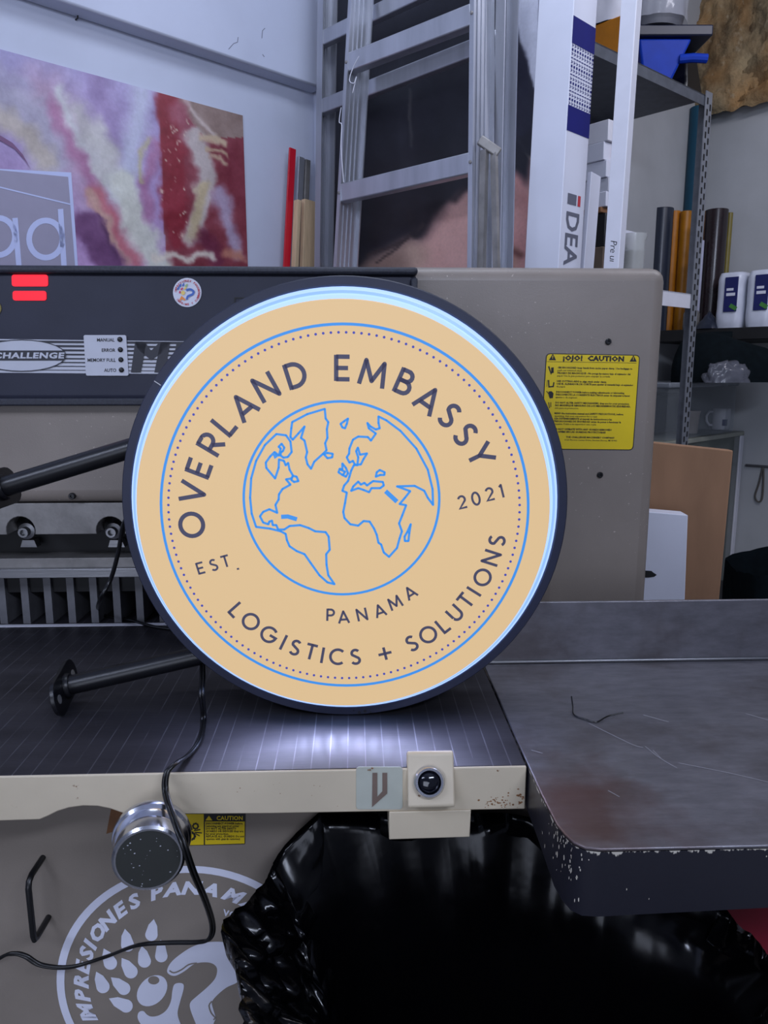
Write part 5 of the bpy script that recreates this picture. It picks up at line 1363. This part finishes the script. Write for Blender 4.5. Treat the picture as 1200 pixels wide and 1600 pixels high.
# ------------------------------------------------------------ long dark shelf on the far wall
FS0 = 4.75
zsf = hit(1120, 513, sd(FS0, 0, 0), D1).z
fsh = rbox(FS0, W4s - 0.002, -0.6, W3d - 0.002, zsf - 0.05, zsf).build('wall_shelf', black_dark, bevel=0.003)
tag(fsh, 'long dark shelf on the far wall holding vinyl rolls and paper towels', 'shelf')
def far(px, s): p = hit(px, 400, sd(s, 0, 0), D1); return Vector((p.x, p.y, zsf + 0.001))
def roll(name, px, s, r, ypx_top, m, label, core=True):
    c_ = far(px, s); top = hit(px, ypx_top, sd(s, 0, 0), D1).z - c_.z
    b = MB(); b.lathe([(r, 0), (r, top - 0.002), (r - 0.002, top), (r * .55, top), (r * .55, top - 0.03), (0, top - 0.03)], c_, (0, 0, 1), 28)
    return tag(b.build(name, m, smooth=True), label, 'roll', 'vinyl rolls on the far shelf')
roll('vinyl_roll', 1031, 4.90, 0.048, 327, slate_m, 'dark slate vinyl roll, leftmost of the standing rolls')
roll('vinyl_roll', 1050, 5.06, 0.026, 331, orange_m, 'orange vinyl roll right next to the dark slate roll')
roll('vinyl_roll', 1068, 5.06, 0.025, 331, gold_m, 'deep golden vinyl roll half behind the perforated upright')
roll('vinyl_roll', 1079, 5.24, 0.046, 172, teal_m, 'very tall dark teal roll rising to the top shelf')
roll('vinyl_roll', 1093, 4.84, 0.016, 376, clear_roll, 'thin pearly white roll beside the dark brown roll')
roll('vinyl_roll', 1115, 4.95, 0.048, 329, brown_m, 'thick dark brown glossy roll right of the upright')
roll('vinyl_roll', 1136, 5.02, 0.012, 333, olive_m, 'slim olive gold roll right of the dark brown roll')
# can, dark cloth and towel packs
c_ = far(1087, 4.80)
b = MB(); b.lathe([(0.032, 0), (0.034, 0.004), (0.034, 0.066), (0.026, 0.080), (0.012, 0.084), (0.012, 0.094), (0, 0.094)], c_ , (0, 0, 1), 24); tag(b.build('spray_can', steel_dull, smooth=True), 'short grey can with small cap beside the upright on the dark shelf', 'can')
c_ = far(1115, 4.80)
b = MB()
def clo(u, v):
    th = u * 2 * math.pi; k = 1 + .25 * noise.noise(Vector((math.cos(th) * 2, math.sin(th) * 2, 1)))
    return c_ + (-D2) * (0.056 * k * math.cos(th) * (1 - v)) + D1 * (0.045 * k * math.sin(th) * (1 - v)) + UP * (0.07 * v ** .8 * (1 + .3 * noise.noise(Vector((th, v * 4, 0)))))
b.grid(clo, 36, 8); tag(b.build('folded_cloth', slate_m, smooth='all'), 'dark folded cloth heaped in front of the brown roll', 'cloth')
towel_m = mat('towel_wrap', (206, 210, 222), 0.3, var=0.08, vs=14, bmp=0.4, bs=25)
label_m = mat('towel_label_navy', (28, 34, 92), 0.4, var=0.1)
leaf_m = mat('towel_label_green', (70, 130, 60), 0.4)
for i, (px, lab) in enumerate(((1153, 'wrapped white paper towel pack next to the dark cloth'), (1200, 'wrapped white paper towel pack cut by the right picture edge'))):
    c_ = far(px, 4.86 + 0.0 * i)
    tp = empty('towel_pack', c_, 0, lab, 'paper towels', 'paper towel packs')
    b = MB(); hw = 0.056; hd = 0.07; ht = 0.225
    def tw(u, v):
        th = u * 2 * math.pi; k = (abs(math.cos(th)) ** 4 + abs(math.sin(th)) ** 4) ** -.25; e_ = 1 - 0.12 * max(0, (v - .9) / .1) - 0.08 * max(0, (.1 - v) / .1)
        k *= e_ * (1 + 0.03 * noise.noise(Vector((th * 3, v * 6, i))))
        return c_ + D2 * (hw * k * math.cos(th)) + D1 * (hd * k * math.sin(th)) + UP * (ht * v)
    b.grid(tw, 40, 16); n_ = len(b.v); b.f.append(tuple(n_ - 41 + k for k in range(40))); b.build('pack_wrap', towel_m, tp, smooth='all')
    fc_ = c_ - D1 * (hd * 1.04)
    b = MB(); b.obox(fc_ - D2 * 0.012 + UP * 0.135, D2 * 0.027, D1 * 0.002, UP * 0.070); b.build('pack_label', label_m, tp, bevel=0.001)
    b = MB(); b.obox(fc_ - D2 * 0.012 + UP * 0.135 - D1 * 0.003, D2 * 0.018, D1 * 0.0005, UP * 0.006); b.obox(fc_ - D2 * 0.008 + UP * 0.155 - D1 * 0.003, D2 * 0.014, D1 * 0.0005, UP * 0.005); b.build('label_print', white_card, tp)
    b = MB(); b.obox(fc_ - D2 * 0.026 + UP * 0.083 - D1 * 0.003, (D2 + UP * .6).normalized() * 0.016, D1 * 0.0005, (UP - D2 * .6).normalized() * 0.008); b.build('label_leaf', leaf_m, tp)

# ------------------------------------------------------------ insulation slab on the far wall
ins_m, int_, ib = nodes_of('mineral_wool')
f1_ = ntex(int_, 7, 7, coords(int_, (1, 1, 0.45)), 0.7); f2_ = ntex(int_, 2.2, 3)
c1_ = mixc(int_, ramp(int_, f1_, [(0.38, 0.0), (0.62, 1.0)]), lin((84, 74, 56)), lin((182, 160, 122)))
c1_ = mixc(int_, ramp(int_, f2_, [(0.5, 0.0), (0.66, 0.7)]), c1_, lin((186, 136, 78)))
int_.links.new(mixc(int_, ramp(int_, ntex(int_, 30, 4), [(0.6, 0.0), (0.75, 0.6)]), c1_, lin((196, 180, 150))), ib.inputs['Base Color'])
ib.inputs['Roughness'].default_value = 0.95
bump(int_, ib, ntex(int_, 40, 6, rough=0.7), 0.9, 0.02)
IS = W4s - 0.12
ip0 = hit(1112, 172, sd(IS, 0, 0), D1); ip1 = hit(1290, 140, sd(IS, 0, 0), D1)
dL = (ip0 - sd(IS, 0, 0)).dot(D2) + 0.26
def insp(u, v, front):
    dd = dL - u * 1.75; zz2 = ip0.z - 0.02 + v * (CEIL - 0.01 - ip0.z + 0.02)
    p = sd(IS, 0, 0) + D2 * dd; p.z = zz2
    k = noise.fractal(Vector((dd * 6, zz2 * 4, 0)), 0.7, 2.1, 6)
    edge_ = min(1, min(v, 1 - v) * 14, u * 30)
    return p - D1 * ((0.05 * k + 0.02) * edge_) + UP * (0.02 * noise.noise(Vector((dd * 22, 1, 2))) * (1 - min(1, v * 8)))
b = MB(); b.grid(lambda u, v: insp(u, v, 1), 140, 70)
n_ = len(b.v); nu = 140; nv = 70
b.prism([sd(IS, 0, 0) + D2 * dL + UP * (ip0.z + 0.01) + D1 * 0.001, sd(IS, 0, 0) + D2 * (dL - 1.75) + UP * (ip0.z + 0.01) + D1 * 0.001, sd(IS, 0, 0) + D2 * (dL - 1.75) + UP * (CEIL - 0.02) + D1 * 0.001, sd(IS, 0, 0) + D2 * dL + UP * (CEIL - 0.02) + D1 * 0.001], D1 * 0.115)
tag(b.build('insulation_slab', ins_m, smooth='all'), 'ragged brown slab of mineral wool insulation high on the far wall', 'insulation')

# ------------------------------------------------------------ glass cabinet and the things on it
gz1 = 1.10
gp0 = hitz(1055, 689, gz1)
gs0 = gp0.x + gp0.y; gd0 = gp0.y - gp0.x
gs1 = W4s - 0.02; gd1 = W3d - 0.01
gs0 -= 0.12
gcab = empty('glass_cabinet', sd((gs0 + gs1) / 2, (gd0 + gd1) / 2, 0), 0, 'low glass-sided cabinet with pale frame standing against the far corner', 'cabinet')
rbox(gs0, gs1, gd0, gd1, gz1 - 0.02, gz1).build('cabinet_top', mat('cabinet_top_grey', (150, 152, 140), 0.4), gcab, bevel=0.003)
rbox(gs0, gs1, gd0 + 0.02, gd1, 0.04, 0.10).build('cabinet_floor', white_plastic, gcab)
rbox(gs0, gs1, gd1 - 0.03, gd1, 0.10, gz1 - 0.02).build('cabinet_back', mat('cabinet_back_grey', (92, 94, 88), 0.7, var=0.3, vs=5), gcab)
for s in (gs0, gs1 - 0.05):
    rbox(s, s + 0.05, gd0, gd0 + 0.045, 0, gz1 - 0.02).build('cabinet_post', white_plastic, gcab, bevel=0.002)
rbox(gs0 + 0.05, gs1 - 0.05, gd0 + 0.010, gd0 + 0.016, 0.10, gz1 - 0.02).build('glass_pane', mat('cabinet_glass', (120, 128, 120), 0.06, var=0.05, alpha=0.35), gcab)
rbox(gs0 + 0.05, gs1 - 0.05, gd0 + 0.08, gd1 - 0.04, 0.58, 0.595).build('cabinet_shelf', mat('inner_shelf', (120, 122, 116), 0.5), gcab)
# storage box
bs0, bs1, bd0, bd1 = gs0 + 0.06, gs1 - 0.12, gd0 + 0.03, gd1 - 0.06
bz0 = gz1 + 0.001; bz1 = hit(1120, 604, sd((bs0 + bs1) / 2, bd0, 0), D2).z
sbx = empty('storage_box', sd((bs0 + bs1) / 2, (bd0 + bd1) / 2, bz0), 0, 'translucent plastic storage box with a lid on the glass cabinet', 'storage box')
tr = mat('box_clear_plastic', (176, 184, 190), 0.18, var=0.05, alpha=0.17)
b = MB(); tk = 0.004
rbox(bs0, bs1, bd0, bd0 + tk, bz0, bz1, b); rbox(bs0, bs1, bd1 - tk, bd1, bz0, bz1, b); rbox(bs0, bs0 + tk, bd0 + tk, bd1 - tk, bz0, bz1, b); rbox(bs1 - tk, bs1, bd0 + tk, bd1 - tk, bz0, bz1, b); rbox(bs0 + tk, bs1 - tk, bd0 + tk, bd1 - tk, bz0, bz0 + tk, b)
b.build('box_wall', tr, sbx)
rbox(bs0 - 0.012, bs1 + 0.012, bd0 - 0.012, bd1 + 0.012, bz1, bz1 + 0.022).build('box_lid', mat('box_lid_grey', (150, 156, 164), 0.3, alpha=0.8), sbx, bevel=0.006)
zi = bz0 + tk + 0.001
# mug inside
mp_ = hit(1126, 660, sd(0, bd0 + 0.10, 0), D2); mp_.z = zi
mug = empty('white_mug', mp_, 0, 'white mug with faint blue print inside the translucent storage box', 'mug')
b = MB(); b.lathe([(0.036, 0), (0.040, 0.004), (0.041, 0.10), (0.038, 0.10), (0.037, 0.008), (0, 0.008)], mp_, (0, 0, 1), 28); b.build('mug_body', white_plastic, mug, smooth=True)
lf_ = -Vector((1, 0, 0))
b = MB(); b.tube([mp_ + lf_ * 0.036 + UP * 0.085, mp_ + lf_ * 0.058 + UP * 0.084, mp_ + lf_ * 0.070 + UP * 0.065, mp_ + lf_ * 0.068 + UP * 0.040, mp_ + lf_ * 0.054 + UP * 0.022, mp_ + lf_ * 0.036 + UP * 0.020], 0.006, 10); b.build('mug_handle', white_plastic, mug, smooth='all')
b = MB(); b.grid(lambda u, v: mp_ + Vector((0.0416 * math.sin(-0.25 + u * 0.6), -0.0416 * math.cos(-0.25 + u * 0.6), 0.02 + v * 0.03)), 6, 2); b.build('mug_print', label_m, mug)
c_ = hit(1078, 662, sd(0, bd0 + 0.12, 0), D2); c_.z = zi
b = MB(); b.lathe([(0.034, 0), (0.040, 0.09), (0.043, 0.09), (0.043, 0.10), (0, 0.10)], c_, (0, 0, 1), 22); tag(b.build('lidded_tub', mat('pale_tub', (170, 158, 150), 0.5), smooth=True), 'pale lidded tub left of the mug inside the storage box', 'tub')
c_ = sd((bs0 + bs1) / 2 + 0.02, bd1 - 0.09, zi)
b = MB(); b.obox(c_ + UP * 0.09, D1 * 0.16, D2 * 0.04, UP * 0.09); tag(b.build('navy_pouch', navy, bevel=0.02, seg=3), 'dark navy pouch at the back inside the storage box', 'pouch')
# black bag and clear film on the lid
zl = bz1 + 0.023
c_ = P(1140, 580, 3.22); c_.z = zl
bagb = empty('black_bag', c_, 0, 'slumped black fabric bag lying on the storage box lid', 'bag')
b = MB()
def sb(u, v):
    th = u * 2 * math.pi; ph = v * math.pi / 2; k = 1 + .12 * noise.noise(Vector((math.cos(th) * 2, math.sin(th) * 2, v * 2)))
    return c_ + Vector((0.23 * k * math.cos(th) * math.cos(ph) ** .35, 0.11 * k * math.sin(th) * math.cos(ph) ** .35, 0.17 * math.sin(ph) * (1 - .2 * math.cos(th))))
b.grid(sb, 48, 14); b.build('bag_body', dark_cloth, bagb, smooth='all')
c2_ = P(1136, 585, 3.06); c2_.z = zl
fb_ = MB()
def fb2(u, v):
    th = u * 2 * math.pi; ph = v * math.pi / 2; k = 1 + .3 * noise.noise(Vector((math.cos(th) * 3, math.sin(th) * 3, v * 4)))
    return c2_ + Vector((0.085 * k * math.cos(th) * math.cos(ph) ** .5, 0.03 * k * math.sin(th) * math.cos(ph) ** .5, 0.075 * math.sin(ph) * k))
fb_.grid(fb2, 40, 12); tag(fb_.build('film_bag', mat('grey_film', (110, 112, 122), 0.2, var=0.1, bmp=0.8, bs=30, alpha=0.6), smooth='all'), 'crumpled clear plastic film lying against the black fabric bag', 'plastic bag')
# cord loop hanging on the far wall
hp = hit(1182, 728, W4p - D1 * 0.012, D1)
b = MB(); lp_ = [hit(x, y, W4p - D1 * 0.01, D1) for x, y in [(1192, 730), (1186, 755), (1180, 775), (1185, 784), (1191, 778), (1193, 750), (1193, 730)]]
b.tube(smooth_path(lp_, 5), 0.004, 6); cl_ = b.build('hanging_cord', mat('grey_cord', (92, 88, 82), 0.6), smooth='all'); tag(cl_, 'grey cord loop hanging on the far wall right of the cabinet', 'cord')
b = MB(); b.tube([hit(1165, 727, W4p - D1 * 0.01, D1), hit(1260, 733, W4p - D1 * 0.01, D1)], 0.006, 8); pz_ = b.build('wall_pipe', grey_iron, bpy.data.objects['wall_far'], smooth='all')

# ------------------------------------------------------------ cardboard, white carton and paper roll behind the cutter
def sheet_thing(name, m, px, Y, yaw, thick, label, cat, bevel=0.0015):
    """standing sheet: upper edge through two photo points, reaching the floor"""
    a = P(*px[0], Y); d = Vector((math.cos(yaw), math.sin(yaw), 0)); n = Vector((-d.y, d.x, 0))
    c_ = hit(*px[1], a, n)
    e = hit(*px[2], a, n)
    dn = (e - c_); bt_ = c_ + dn * (-c_.z / dn.z)
    w = (c_ - a); w0 = a + w * -0.6
    lowl = w0 + (bt_ - c_) * (w0.z / c_.z)
    b = MB(); b.prism([w0, c_, Vector((bt_.x, bt_.y, 0)), Vector((lowl.x, lowl.y, 0))], n * thick); return b
b = sheet_thing('', None, [(1022, 691), (1146, 704), (1124, 938)], 1.72, 0.0, 0, '', ''); b.v = []; b.f = []
b = sheet_thing('c', None, [(1022, 691), (1146, 704), (1124, 938)], 1.78, math.radians(-3), 0.03, '', '')
tag(b.build('cardboard_sheet', cardboard, bevel=0.003), 'tall brown cardboard panel standing behind the cutter next to the white carton', 'cardboard')
b = sheet_thing('c', None, [(1016, 800), (1075, 805), (1070, 938)], 1.69, math.radians(-3), 0.05, '', '')
wc = tag(b.build('white_carton', white_card, bevel=0.0015), 'plain white carton with a dark hand hole standing before the cardboard panel', 'carton')
WM[wc.name] = Matrix.Identity(4)
b = MB(); nn = Vector((math.sin(math.radians(3)), math.cos(math.radians(3)), 0)); p0 = P(1016, 895, 1.688)
hole = [(1000, 891), (1012, 891.5), (1018, 892), (1020, 894), (1026, 898), (1022, 901), (1014, 902), (1000, 902.5)]
b.poly([hit(x, y, p0, nn) - nn * 0.0012 for x, y in hole]); b.build('hand_hole', black_dark, wc)
# dark green bag at the right edge
c_ = P(1235, 900, 2.15); c_.z = 0
b = MB()
def dg(u, v):
    th = u * 2 * math.pi; k = (abs(math.cos(th)) ** 8 + abs(math.sin(th)) ** 8) ** (-1 / 8) * (1 + .05 * noise.noise(Vector((th * 3, v * 5, 7)))) * (0.86 + 0.14 * v)
    z = v * (0.865 + 0.05 * math.cos(th) + 0.012 * noise.noise(Vector((th * 4, 3, 1))))
    return c_ + Vector((0.155 * k * math.cos(th), 0.12 * k * math.sin(th), z))
b.grid(dg, 48, 20); b.f.append(tuple(range(48)))
tag(b.build('tote_bag', dark_cloth, smooth='all'), 'upright dark green cloth bag at the right edge behind the steel table', 'bag')
# dark clutter under the cabinet side: low crate
b = MB(); c_ = P(1150, 925, 2.45); b.box(c_.x - 0.10, c_.x + 0.12, 2.36, 2.60, 0.0, c_.z)
tag(b.build('dark_crate', black_plastic, bevel=0.006), 'low dark crate between the cardboard panel and the green bag', 'crate')
